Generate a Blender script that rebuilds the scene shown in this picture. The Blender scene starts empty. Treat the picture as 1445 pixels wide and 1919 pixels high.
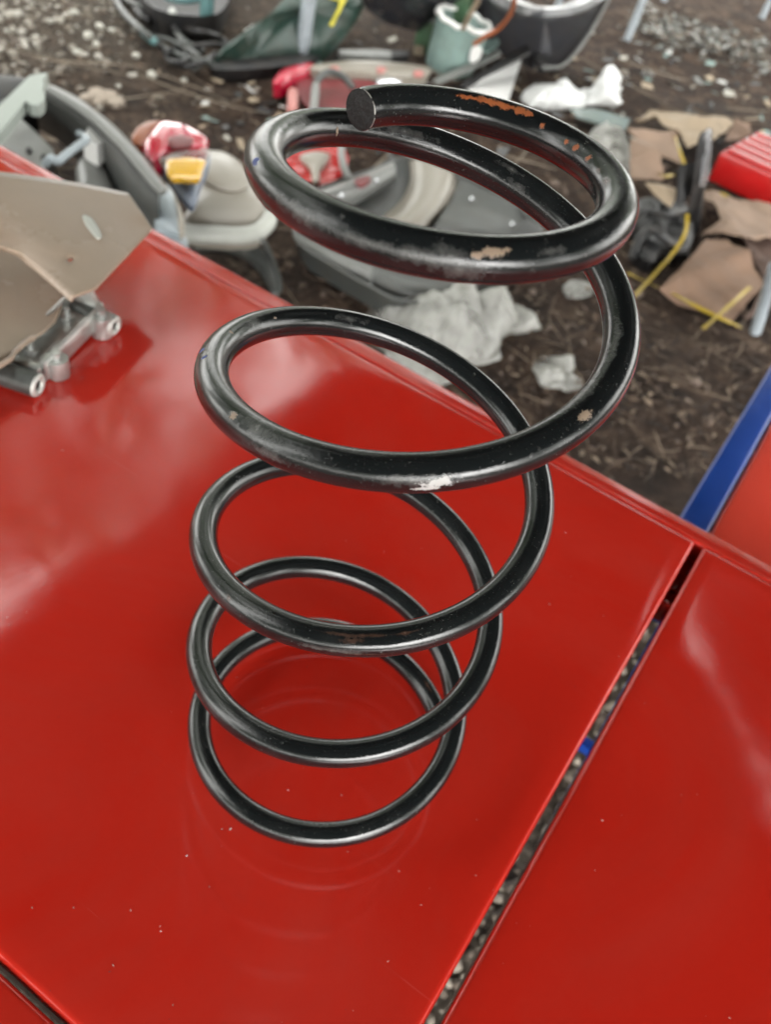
import bpy, bmesh, math, random
import numpy as np
from mathutils import Vector, Matrix, noise
from mathutils.bvhtree import BVHTree

# ------------------------------------------------------------------ camera, sky, sun, exposure
scene = bpy.context.scene
COL = scene.collection
RIGHT = Vector((0.8210103454565798, 0.5435780340059977, 0.1745420682791285))
DOWN = Vector((0.4982691092749347, -0.5329949212396206, -0.6838452373709484))
FWD = Vector((-0.27869321375904127, 0.6484129354652547, -0.7084424872393684))
EYE = Vector((0.11284756178575464, -0.25548413208453025, 0.4878116810141105))
FPIX = 1639.55

cam_data = bpy.data.cameras.new('camera')
cam = bpy.data.objects.new('camera', cam_data)
COL.objects.link(cam)
rot = Matrix((RIGHT, -DOWN, -FWD)).transposed()
cam.matrix_world = Matrix.Translation(EYE) @ rot.to_4x4()
cam_data.sensor_fit = 'HORIZONTAL'
cam_data.sensor_width = 36.0
cam_data.lens = 36.0 * FPIX / 1445.0
cam_data.clip_start = 0.01
cam_data.clip_end = 500.0
cam_data.dof.use_dof = True
cam_data.dof.focus_distance = 0.33
cam_data.dof.aperture_fstop = 16.0
scene.camera = cam

SUN_EL, SUN_AZ = math.radians(28), math.radians(135)      # azimuth from +y towards +x
world = bpy.data.worlds.new('World')
scene.world = world
world.use_nodes = True
wt = world.node_tree
for n in list(wt.nodes):
    wt.nodes.remove(n)
w_out = wt.nodes.new('ShaderNodeOutputWorld')
w_bg = wt.nodes.new('ShaderNodeBackground')
w_sky = wt.nodes.new('ShaderNodeTexSky')
w_sky.sky_type = 'NISHITA'
w_sky.sun_disc = False
w_sky.sun_elevation = SUN_EL
w_sky.sun_rotation = SUN_AZ
w_sky.dust_density = 4.0
w_hsv = wt.nodes.new('ShaderNodeHueSaturation')           # thin overcast: nearly white sky
w_hsv.inputs['Saturation'].default_value = 0.08
wt.links.new(w_sky.outputs[0], w_hsv.inputs['Color'])
w_veil = wt.nodes.new('ShaderNodeMix')                     # the even veil of thin cloud over the whole sky
w_veil.data_type = 'RGBA'
w_veil.inputs['Factor'].default_value = 0.55
wt.links.new(w_hsv.outputs[0], w_veil.inputs[6])
w_veil.inputs[7].default_value = (8.3, 8.25, 7.8, 1.0)
wt.links.new(w_veil.outputs[2], w_bg.inputs['Color'])
w_bg.inputs['Strength'].default_value = 0.15
wt.links.new(w_bg.outputs[0], w_out.inputs['Surface'])

sun_data = bpy.data.lights.new('sun', 'SUN')
sun_data.energy = 0.5
sun_data.angle = math.radians(16)
sun_data.color = (1.0, 0.96, 0.9)
sun = bpy.data.objects.new('sun', sun_data)
COL.objects.link(sun)
sdir = Vector((math.sin(SUN_AZ) * math.cos(SUN_EL), math.cos(SUN_AZ) * math.cos(SUN_EL), math.sin(SUN_EL)))
sun.rotation_euler = sdir.to_track_quat('Z', 'Y').to_euler()
sun.location = (0, 0, 6)

scene.view_settings.view_transform = 'Standard'
scene.view_settings.look = 'None'
scene.view_settings.gamma = 1.0
scene.view_settings.exposure = 2.6
scene.render.engine = 'CYCLES'
scene.cycles.use_denoising = True
scene.cycles.max_bounces = 6
scene.cycles.diffuse_bounces = 3
scene.cycles.sample_clamp_indirect = 6.0

G = -0.75                                                   # the ground below the table top (z = 0)
rng = random.Random(7)

# ------------------------------------------------------------------ helpers
def ray(px, py):
    return (RIGHT * ((px - 722.5) / FPIX) + DOWN * ((py - 959.5) / FPIX) + FWD).normalized()

def P(px, py, z):
    """the place in the scene at height z that is seen at this spot of the photograph"""
    d = ray(px, py)
    return EYE + d * ((z - EYE.z) / d.z)

def W(px, py, h=0.0):
    return P(px, py, G + h)

def link(name, mesh, parent=None, mat=None, smooth=True):
    o = bpy.data.objects.new(name, mesh)
    COL.objects.link(o)
    if parent:
        o.parent = parent
    if mat:
        mesh.materials.append(mat)
    if smooth:
        mesh.shade_smooth()
    return o

def tag(o, label, cat, group=None, kind=None):
    if label: o['label'] = label
    if cat: o['category'] = cat
    if group: o['group'] = group
    if kind: o['kind'] = kind
    return o

def thing(name, label, cat, group=None, loc=(0, 0, 0)):
    o = bpy.data.objects.new(name, None)
    o.empty_display_size = 0.05
    COL.objects.link(o)
    o.location = loc
    return tag(o, label, cat, group)

def settle(o, loc):
    """put a thing's Empty at its base while its parts stay where they are"""
    loc = Vector(loc)
    o.location = loc
    for c in o.children:
        c.location = c.location - loc
    return o

def mesh_of(name, verts, faces):
    m = bpy.data.meshes.new(name)
    m.from_pydata([tuple(v) for v in verts], [], faces)
    m.update()
    return m

def spline(pts, n, closed=False):
    """Catmull-Rom through the points (Vectors), n samples"""
    k = len(pts)
    out = []
    segs = k if closed else k - 1
    for i in range(n):
        u = i / n * segs if closed else i / (n - 1) * segs
        j = min(int(u), segs - 1)
        t = u - j
        g = (lambda q: pts[q % k]) if closed else (lambda q: pts[max(0, min(k - 1, q))])
        a, b, c, d = g(j - 1), g(j), g(j + 1), g(j + 2)
        out.append(b + 0.5 * t * (c - a + t * (2 * a - 5 * b + 4 * c - d + t * (3 * (b - c) + d - a))))
    return out

def tube(name, pts, rad, mat, parent=None, n=24, sides=10, hollow=None, straight=False):
    """a round bar or pipe through the points; hollow = inner radius of open ends"""
    c = list(pts) if straight else spline([Vector(p) for p in pts], n)
    rads = rad if isinstance(rad, (list, tuple)) else None
    verts, faces = [], []
    up = Vector((0.13, 0.21, 1)).normalized()
    prev = None
    for i, p in enumerate(c):
        t = (c[min(i + 1, len(c) - 1)] - c[max(i - 1, 0)]).normalized()
        a = (prev - t * prev.dot(t)) if prev else (up - t * up.dot(t))
        if a.length < 1e-4:
            a = Vector((1, 0, 0)) - t * t.x
        a.normalize()
        prev = a
        b = t.cross(a)
        r = rads[0] + (rads[1] - rads[0]) * i / (len(c) - 1) if rads else rad
        for k in range(sides):
            q = 2 * math.pi * k / sides
            verts.append(p + (a * math.cos(q) + b * math.sin(q)) * r)
    L = len(c)
    for i in range(L - 1):
        for k in range(sides):
            k2 = (k + 1) % sides
            faces.append((i * sides + k, i * sides + k2, (i + 1) * sides + k2, (i + 1) * sides + k))
    if hollow:
        for e, i in ((0, 0), (1, L - 1)):
            base = len(verts)
            r0 = (verts[i * sides] - c[i]).length
            dep = min(hollow * 3, 0.4 * (c[-1] - c[0]).length)
            tdir = (c[1] - c[0]).normalized() if e == 0 else (c[-2] - c[-1]).normalized()
            for k in range(sides):
                verts.append(c[i] + (verts[i * sides + k] - c[i]) * (hollow / r0))
            for k in range(sides):
                verts.append(verts[base + k] + tdir * dep)
            for k in range(sides):
                k2 = (k + 1) % sides
                faces.append((i * sides + k, i * sides + k2, base + k2, base + k))
                faces.append((base + k, base + k2, base + sides + k2, base + sides + k))
            faces.append(tuple(base + sides + k for k in range(sides)))
    else:
        faces.append(tuple(range(sides))[::-1])
        faces.append(tuple((L - 1) * sides + k for k in range(sides)))
    m = mesh_of(name, verts, faces)
    bm = bmesh.new(); bm.from_mesh(m)
    bmesh.ops.recalc_face_normals(bm, faces=bm.faces)
    bm.to_mesh(m); bm.free()
    o = link(name, m, parent, mat)
    m.set_sharp_from_angle(angle=math.radians(50))
    return o

def box(name, lo, hi, mat, parent=None, bevel=0.0, axes=None, origin=(0, 0, 0), segs=2):
    """a bevelled block; axes = three direction vectors, origin = where (0,0,0) lies"""
    bm = bmesh.new()
    bmesh.ops.create_cube(bm, size=1.0)
    for v in bm.verts:
        v.co = Vector([lo[i] + (v.co[i] + 0.5) * (hi[i] - lo[i]) for i in range(3)])
    if bevel:
        bmesh.ops.bevel(bm, geom=bm.edges[:], offset=bevel, segments=segs, affect='EDGES', profile=0.5)
    if axes:
        for v in bm.verts:
            v.co = Vector(origin) + axes[0] * v.co.x + axes[1] * v.co.y + axes[2] * v.co.z
    bmesh.ops.recalc_face_normals(bm, faces=bm.faces)
    m = bpy.data.meshes.new(name)
    bm.to_mesh(m); bm.free()
    o = link(name, m, parent, mat)
    m.set_sharp_from_angle(angle=math.radians(40))
    return o

def slab(name, pts, thick, mat, parent=None, crumple=0.0, cuts=5, freq=9.0, seed=0.0, fold=None):
    """a thin sheet with a traced outline lying or leaning at its own heights, with real thickness"""
    bm = bmesh.new()
    vs = [bm.verts.new(p) for p in pts]
    bm.faces.new(vs)
    bmesh.ops.triangulate(bm, faces=bm.faces[:])
    if crumple or fold:
        for _ in range(3):
            bmesh.ops.subdivide_edges(bm, edges=bm.edges[:], cuts=1, use_grid_fill=True)
        for v in bm.verts:
            q = v.co * freq + Vector((seed, seed * 1.7, 0))
            v.co.z += crumple * (noise.noise(q) + 0.5 * abs(noise.noise(q * 2.3)))
            if fold:
                a, b, amp, wid = fold
                d = (b - a).to_2d().normalized()
                s = (v.co - a).to_2d()
                dist = abs(s.x * d.y - s.y * d.x)
                v.co.z += amp * max(0.0, 1 - dist / wid)
    bmesh.ops.recalc_face_normals(bm, faces=bm.faces)
    for f in bm.faces:
        if f.normal.z < 0:
            f.normal_flip()
    geom = bmesh.ops.extrude_face_region(bm, geom=bm.faces[:])
    for e in geom['geom']:
        if isinstance(e, bmesh.types.BMVert):
            e.co.z += thick
    bmesh.ops.recalc_face_normals(bm, faces=bm.faces)
    m = bpy.data.meshes.new(name)
    bm.to_mesh(m); bm.free()
    o = link(name, m, parent, mat)
    m.set_sharp_from_angle(angle=math.radians(35))
    return o

def shell(name, pts, bulge, depth, mat, parent=None, n=48, rings=9, crumple=0.0, freq=12.0, seed=0.0,
          power=2.0, dish=0.0, closed_spline=True, sharp=45):
    """a rounded moulded body: traced outline at its own heights, domed (or dished) top, walls down by depth"""
    pts = [Vector(p) for p in pts]
    o = spline(pts, n, True) if closed_spline else pts
    n = len(o)
    c = sum(o, Vector()) / n
    verts, faces = [], []
    for r in range(rings + 1):
        s = 1 - r / (rings + 1)
        up = bulge * (1 - s ** power) ** (1 / power) if bulge else 0.0
        dn = -dish * (1 - s ** 6) if dish else 0.0
        for p in o:
            v = c + (p - c) * s
            v.z += up + dn
            if crumple and r > 0:
                q = v * freq + Vector((seed, 0, seed))
                v += Vector((noise.noise(q + Vector((9, 0, 0))), noise.noise(q + Vector((0, 9, 0))), noise.noise(q) + 0.6 * (0.5 - abs(noise.noise(q * 2.1))))) * crumple
            verts.append(v)
    for r in range(rings):
        for k in range(n):
            k2 = (k + 1) % n
            faces.append((r * n + k, r * n + k2, (r + 1) * n + k2, (r + 1) * n + k))
    top = len(verts)
    tc = Vector(c); tc.z += bulge - dish
    verts.append(tc)
    for k in range(n):
        faces.append((rings * n + k, rings * n + (k + 1) % n, top))
    base = len(verts)
    for p in o:
        v = c + (p - c) * 0.93
        v.z = p.z - depth
        verts.append(v)
    for k in range(n):
        k2 = (k + 1) % n
        faces.append((k2, k, base + k, base + k2))
    faces.append(tuple(base + k for k in range(n))[::-1])
    m = mesh_of(name, verts, faces)
    bm = bmesh.new(); bm.from_mesh(m)
    bmesh.ops.recalc_face_normals(bm, faces=bm.faces)
    bm.to_mesh(m); bm.free()
    ob = link(name, m, parent, mat)
    m.set_sharp_from_angle(angle=math.radians(sharp))
    return ob

def ribbon(name, pts, width, thick, mat, parent=None, n=30, twist=0.0):
    """a flat strap through the points"""
    c = spline([Vector(p) for p in pts], n)
    verts, faces = [], []
    for i, p in enumerate(c):
        t = (c[min(i + 1, n - 1)] - c[max(i - 1, 0)]).normalized()
        s = t.cross(Vector((0, 0, 1)))
        s.normalize()
        u = s.cross(t)
        q = twist * math.sin(i / n * 7)
        s, u = s * math.cos(q) + u * math.sin(q), u * math.cos(q) - s * math.sin(q)
        for a, b in ((-1, -1), (1, -1), (1, 1), (-1, 1)):
            verts.append(p + s * (a * width / 2) + u * (b * thick / 2))
    for i in range(n - 1):
        for k in range(4):
            k2 = (k + 1) % 4
            faces.append((i * 4 + k, i * 4 + k2, i * 4 + 4 + k2, i * 4 + 4 + k))
    faces.append((3, 2, 1, 0)); faces.append(tuple((n - 1) * 4 + k for k in range(4)))
    m = mesh_of(name, verts, faces)
    o = link(name, m, parent, mat)
    m.set_sharp_from_angle(angle=math.radians(40))
    return o

def loft(name, rows, thick, mat, parent=None, nu=24, hole=None):
    """a bent sheet through rows of points, given real thickness downwards"""
    R = [spline([Vector(p) for p in r], nu) for r in rows]
    cols = len(R[0])
    verts = [p for r in R for p in r]
    faces = []
    for i in range(len(R) - 1):
        for k in range(cols - 1):
            if hole and hole(i, k):
                continue
            faces.append((i * cols + k, i * cols + k + 1, (i + 1) * cols + k + 1, (i + 1) * cols + k))
    m = mesh_of(name, verts, faces)
    bm = bmesh.new(); bm.from_mesh(m)
    bmesh.ops.recalc_face_normals(bm, faces=bm.faces)
    if sum(f.normal.z for f in bm.faces) < 0:
        bmesh.ops.reverse_faces(bm, faces=bm.faces[:])
    bm.to_mesh(m); bm.free()
    o = link(name, m, parent, mat)
    s = o.modifiers.new('thickness', 'SOLIDIFY')
    s.thickness = thick
    s.offset = -1
    return o

# ------------------------------------------------------------------ materials
def material(name, col, rough=0.5, metal=0.0, var=0.15, scale=8.0, bump=0.0, bscale=60.0, coat=0.0,
             trans=0.0, alpha=1.0, dust=0.0, spec=0.5, sub=0.0):
    m = bpy.data.materials.new(name)
    m.use_nodes = True
    nt = m.node_tree
    N, L = nt.nodes, nt.links
    b = N['Principled BSDF']
    tc = N.new('ShaderNodeTexCoord')
    nz = N.new('ShaderNodeTexNoise')
    nz.inputs['Scale'].default_value = scale
    nz.inputs['Detail'].default_value = 8
    nz.inputs['Roughness'].default_value = 0.65
    L.new(tc.outputs['Object'], nz.inputs['Vector'])
    rp = N.new('ShaderNodeMapRange')
    rp.inputs['From Min'].default_value = 0.3
    rp.inputs['From Max'].default_value = 0.7
    rp.inputs['To Min'].default_value = 1 - var
    rp.inputs['To Max'].default_value = 1 + var
    L.new(nz.outputs['Fac'], rp.inputs['Value'])
    mx = N.new('ShaderNodeVectorMath'); mx.operation = 'SCALE'
    mx.inputs[0].default_value = col[:3]
    L.new(rp.outputs[0], mx.inputs['Scale'])
    src = mx.outputs[0]
    if dust:
        n2 = N.new('ShaderNodeTexNoise')
        n2.inputs['Scale'].default_value = scale * 2.5
        n2.inputs['Detail'].default_value = 10
        n2.inputs['Roughness'].default_value = 0.7
        L.new(tc.outputs['Object'], n2.inputs['Vector'])
        r2 = N.new('ShaderNodeMapRange')
        r2.inputs['From Min'].default_value = 0.45
        r2.inputs['From Max'].default_value = 0.72
        r2.inputs['To Max'].default_value = dust
        L.new(n2.outputs['Fac'], r2.inputs['Value'])
        m2 = N.new('ShaderNodeMix'); m2.data_type = 'RGBA'
        L.new(r2.outputs[0], m2.inputs['Factor'])
        L.new(src, m2.inputs[6])
        m2.inputs[7].default_value = (0.12, 0.095, 0.072, 1)
        src = m2.outputs[2]
        r3 = N.new('ShaderNodeMapRange')
        r3.inputs['To Min'].default_value = rough
        r3.inputs['To Max'].default_value = min(1, rough + 0.5)
        L.new(r2.outputs[0], r3.inputs['Value'])
        L.new(r3.outputs[0], b.inputs['Roughness'])
    else:
        r3 = N.new('ShaderNodeMapRange')
        r3.inputs['From Min'].default_value = 0.3
        r3.inputs['From Max'].default_value = 0.7
        r3.inputs['To Min'].default_value = rough * 0.85
        r3.inputs['To Max'].default_value = min(1, rough * 1.2)
        L.new(nz.outputs['Fac'], r3.inputs['Value'])
        L.new(r3.outputs[0], b.inputs['Roughness'])
    L.new(src, b.inputs['Base Color'])
    b.inputs['Metallic'].default_value = metal
    b.inputs['Specular IOR Level'].default_value = spec
    b.inputs['Coat Weight'].default_value = coat
    b.inputs['Coat Roughness'].default_value = 0.08
    b.inputs['Transmission Weight'].default_value = trans
    b.inputs['Alpha'].default_value = alpha
    b.inputs['Subsurface Weight'].default_value = sub
    if bump:
        n4 = N.new('ShaderNodeTexNoise')
        n4.inputs['Scale'].default_value = bscale
        n4.inputs['Detail'].default_value = 6
        L.new(tc.outputs['Object'], n4.inputs['Vector'])
        bp = N.new('ShaderNodeBump')
        bp.inputs['Strength'].default_value = bump
        bp.inputs['Distance'].default_value = 0.01
        L.new(n4.outputs['Fac'], bp.inputs['Height'])
        L.new(bp.outputs[0], b.inputs['Normal'])
    return m

M = {}
M['red'] = material('red_enamel', (0.53, 0.019, 0.010), 0.1, var=0.05, scale=6, coat=0.0, spec=0.55)
M['red2'] = material('red_enamel_second', (0.80, 0.07, 0.04), 0.2, var=0.05, scale=6, spec=0.5)
M['redbox'] = material('red_painted_tin', (0.40, 0.010, 0.010), 0.2, var=0.12, scale=9, dust=0.1)
M['blue'] = material('blue_enamel', (0.008, 0.055, 0.32), 0.3, var=0.12, scale=20)
M['soil_dark'] = material('dark_plastic', (0.015, 0.016, 0.017), 0.4, var=0.3, dust=0.5)
M['black'] = material('black_plastic', (0.009, 0.009, 0.010), 0.5, var=0.3, dust=0.2)
M['blackgloss'] = material('black_gloss_paint', (0.018, 0.019, 0.023), 0.18, var=0.2, dust=0.3, coat=0.5)
M['greybumper'] = material('charcoal_bumper_paint', (0.045, 0.046, 0.052), 0.28, var=0.2, dust=0.25, coat=0.4)
M['green'] = material('dark_green_paint', (0.016, 0.042, 0.032), 0.35, var=0.25, dust=0.3, coat=0.1)
M['greenmesh'] = material('leaf_green_plastic', (0.06, 0.13, 0.065), 0.5, var=0.25, dust=0.3)
M['teal'] = material('pale_teal_plastic', (0.21, 0.30, 0.275), 0.4, var=0.18, dust=0.3)
M['tealpost'] = material('teal_enamel', (0.10, 0.20, 0.20), 0.35, var=0.15)
M['white'] = material('white_plastic', (0.8, 0.8, 0.78), 0.4, var=0.06)
M['offwhite'] = material('offwhite_plastic', (0.45, 0.46, 0.42), 0.4, var=0.08)
M['post'] = material('galvanised_paint', (0.33, 0.37, 0.40), 0.4, var=0.12, scale=14, metal=0.1)
M['grey'] = material('grey_plastic', (0.085, 0.09, 0.086), 0.4, var=0.15, dust=0.3)
M['lightgrey'] = material('light_grey_plastic', (0.20, 0.205, 0.195), 0.35, var=0.1, dust=0.2)
M['palegreen'] = material('pale_grey_green_plastic', (0.36, 0.40, 0.365), 0.45, var=0.08)
M['darkgrey'] = material('dark_grey_plastic', (0.06, 0.065, 0.062), 0.4, var=0.2, dust=0.3)
M['tan'] = material('tan_plastic', (0.27, 0.245, 0.205), 0.35, var=0.08, scale=5)
M['cream'] = material('cream_plastic', (0.36, 0.325, 0.27), 0.35, var=0.06)
M['trim'] = material('taupe_trim_plastic', (0.30, 0.228, 0.17), 0.26, var=0.07, scale=10, bump=0.04, bscale=500)
M['alu'] = material('cast_aluminium', (0.52, 0.53, 0.51), 0.38, metal=0.85, var=0.2, scale=40, bump=0.12, bscale=160)
M['pinpaint'] = material('grey_pin_barrel', (0.09, 0.095, 0.09), 0.4, metal=0.6, var=0.3, scale=60)
M['aluraw'] = material('sawn_aluminium', (0.5, 0.5, 0.47), 0.5, metal=0.5, var=0.15, scale=60)
M['lampred'] = material('red_lamp_lens', (0.45, 0.006, 0.035), 0.1, var=0.15, coat=0.8)
M['lamporange'] = material('amber_lamp_lens', (0.75, 0.42, 0.03), 0.1, var=0.12, coat=0.8)
M['rustorange'] = material('orange_brown_plastic', (0.24, 0.065, 0.02), 0.35, var=0.2)
M['paleblue'] = material('pale_blue_plastic', (0.32, 0.37, 0.40), 0.3, var=0.08)
M['slate'] = material('slate_blue_plastic', (0.16, 0.19, 0.25), 0.3, var=0.15)
M['maroon'] = material('maroon_plastic', (0.16, 0.015, 0.02), 0.35, var=0.2, dust=0.3)
M['pink'] = material('faded_pink_plastic', (0.48, 0.19, 0.17), 0.4, var=0.15)
M['card'] = material('brown_cardboard', (0.19, 0.115, 0.075), 0.8, var=0.15, scale=14, bump=0.1)
M['cardlight'] = material('pale_cardboard', (0.31, 0.24, 0.165), 0.8, var=0.14, scale=14, bump=0.1)
M['cardpink'] = material('pinkish_cardboard', (0.26, 0.18, 0.13), 0.8, var=0.12, scale=14, bump=0.1)
M['carddark'] = material('damp_cardboard', (0.10, 0.06, 0.045), 0.8, var=0.2, scale=14, bump=0.1)
M['yellow'] = material('yellow_strapping', (0.34, 0.235, 0.02), 0.4, var=0.15, scale=30)
M['yellowpaint'] = material('yellow_paint_pen', (0.62, 0.55, 0.05), 0.5, var=0.15, scale=40)
M['bagwhite'] = material('white_film', (0.62, 0.63, 0.62), 0.3, var=0.05, sub=0.0)
def film_material(name, col, alpha):
    m = material(name, col, 0.22, var=0.15, scale=14, spec=0.6)
    nt = m.node_tree; N, L = nt.nodes, nt.links
    b = N['Principled BSDF']; out = N['Material Output']
    tr = N.new('ShaderNodeBsdfTransparent'); tr.inputs['Color'].default_value = (0.95, 0.95, 0.93, 1)
    tl = N.new('ShaderNodeBsdfTranslucent'); tl.inputs['Color'].default_value = (*col, 1)
    m1 = N.new('ShaderNodeMixShader'); m1.inputs[0].default_value = 0.35
    L.new(b.outputs[0], m1.inputs[1]); L.new(tl.outputs[0], m1.inputs[2])
    tc = N.new('ShaderNodeTexCoord'); nz = N.new('ShaderNodeTexNoise'); nz.inputs['Scale'].default_value = 11; nz.inputs['Detail'].default_value = 7
    L.new(tc.outputs['Object'], nz.inputs['Vector'])
    mr = N.new('ShaderNodeMapRange'); mr.inputs['From Min'].default_value = 0.35; mr.inputs['From Max'].default_value = 0.65
    mr.inputs['To Min'].default_value = alpha - 0.25; mr.inputs['To Max'].default_value = min(1, alpha + 0.2)
    L.new(nz.outputs['Fac'], mr.inputs['Value'])
    m2 = N.new('ShaderNodeMixShader'); L.new(mr.outputs[0], m2.inputs[0])
    L.new(tr.outputs[0], m2.inputs[1]); L.new(m1.outputs[0], m2.inputs[2]); L.new(m2.outputs[0], out.inputs['Surface'])
    return m
M['bagclear'] = film_material('clear_film', (0.66, 0.66, 0.63), 0.52)
M['glassgreen'] = material('grey_green_glass', (0.16, 0.20, 0.19), 0.1, var=0.1)
M['chrome'] = material('bright_steel', (0.75, 0.77, 0.80), 0.22, metal=0.9, var=0.08)
M['rooftin'] = material('old_roof_sheet', (0.055, 0.05, 0.047), 0.6, var=0.2)
M['wood'] = material('weathered_wood', (0.14, 0.10, 0.07), 0.8, var=0.25)
M['bark'] = material('bark', (0.09, 0.07, 0.05), 0.9, var=0.3, scale=20)
M['leaf'] = material('leaf', (0.065, 0.11, 0.03), 0.5, var=0.35, scale=2)

def red_sheet_detail(m):
    """fine orange peel and rubbed, dusty patches of the enamelled sheet"""
    nt = m.node_tree; N, L = nt.nodes, nt.links
    b = N['Principled BSDF']
    tc = N.new('ShaderNodeTexCoord')
    n1 = N.new('ShaderNodeTexNoise'); n1.inputs['Scale'].default_value = 7; n1.inputs['Detail'].default_value = 9
    n1.inputs['Roughness'].default_value = 0.62
    L.new(tc.outputs['Object'], n1.inputs['Vector'])
    r = N.new('ShaderNodeMapRange')
    r.inputs['From Min'].default_value = 0.38; r.inputs['From Max'].default_value = 0.75
    r.inputs['To Min'].default_value = 0.06; r.inputs['To Max'].default_value = 0.15
    L.new(n1.outputs['Fac'], r.inputs['Value'])
    # hair scratches: thin streaks of two directions that dull the gloss, and a thin dust film
    scr = None
    for ang, sc in ((0.5, 1.0), (-0.9, 1.3), (1.9, 0.8)):
        mp = N.new('ShaderNodeMapping'); mp.inputs['Rotation'].default_value = (0, 0, ang); mp.inputs['Scale'].default_value = (6 * sc, 260 * sc, 1)
        L.new(tc.outputs['Object'], mp.inputs['Vector'])
        ns = N.new('ShaderNodeTexNoise'); ns.inputs['Scale'].default_value = 1.0; ns.inputs['Detail'].default_value = 4
        L.new(mp.outputs[0], ns.inputs['Vector'])
        rs = N.new('ShaderNodeMapRange'); rs.inputs['From Min'].default_value = 0.71; rs.inputs['From Max'].default_value = 0.78
        L.new(ns.outputs['Fac'], rs.inputs['Value'])
        if scr is None: scr = rs.outputs[0]
        else:
            mxn = N.new('ShaderNodeMath'); mxn.operation = 'MAXIMUM'
            L.new(scr, mxn.inputs[0]); L.new(rs.outputs[0], mxn.inputs[1]); scr = mxn.outputs[0]
    ra = N.new('ShaderNodeMath'); ra.operation = 'MULTIPLY_ADD'; ra.inputs[1].default_value = 0.25
    L.new(scr, ra.inputs[0]); L.new(r.outputs[0], ra.inputs[2])
    L.new(ra.outputs[0], b.inputs['Roughness'])
    nd = N.new('ShaderNodeTexNoise'); nd.inputs['Scale'].default_value = 3.2; nd.inputs['Detail'].default_value = 12; nd.inputs['Roughness'].default_value = 0.72; nd.inputs['Distortion'].default_value = 0.8
    L.new(tc.outputs['Object'], nd.inputs['Vector'])
    rd = N.new('ShaderNodeMapRange'); rd.inputs['From Min'].default_value = 0.42; rd.inputs['From Max'].default_value = 0.72; rd.inputs['To Max'].default_value = 0.09
    L.new(nd.outputs['Fac'], rd.inputs['Value'])
    sd = N.new('ShaderNodeMath'); sd.operation = 'MULTIPLY_ADD'; sd.inputs[1].default_value = 0.05
    L.new(scr, sd.inputs[0]); L.new(rd.outputs[0], sd.inputs[2])
    old = b.inputs['Base Color'].links[0].from_socket
    md = N.new('ShaderNodeMix'); md.data_type = 'RGBA'
    L.new(sd.outputs[0], md.inputs['Factor']); L.new(old, md.inputs[6]); md.inputs[7].default_value = (0.42, 0.22, 0.17, 1)
    L.new(md.outputs[2], b.inputs['Base Color'])
    n2 = N.new('ShaderNodeTexNoise'); n2.inputs['Scale'].default_value = 420; n2.inputs['Detail'].default_value = 3
    L.new(tc.outputs['Object'], n2.inputs['Vector'])
    n3 = N.new('ShaderNodeTexNoise'); n3.inputs['Scale'].default_value = 26; n3.inputs['Detail'].default_value = 3
    L.new(tc.outputs['Object'], n3.inputs['Vector'])
    a = N.new('ShaderNodeMath'); a.operation = 'MULTIPLY_ADD'
    a.inputs[1].default_value = 0.012
    L.new(n2.outputs['Fac'], a.inputs[0]); 
    s3 = N.new('ShaderNodeMath'); s3.operation = 'MULTIPLY'; s3.inputs[1].default_value = 0.06
    L.new(n3.outputs['Fac'], s3.inputs[0])
    L.new(s3.outputs[0], a.inputs[2])
    bp = N.new('ShaderNodeBump'); bp.inputs['Strength'].default_value = 0.32; bp.inputs['Distance'].default_value = 0.004
    L.new(a.outputs[0], bp.inputs['Height'])
    L.new(bp.outputs[0], b.inputs['Normal'])
red_sheet_detail(M['red'])

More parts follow.
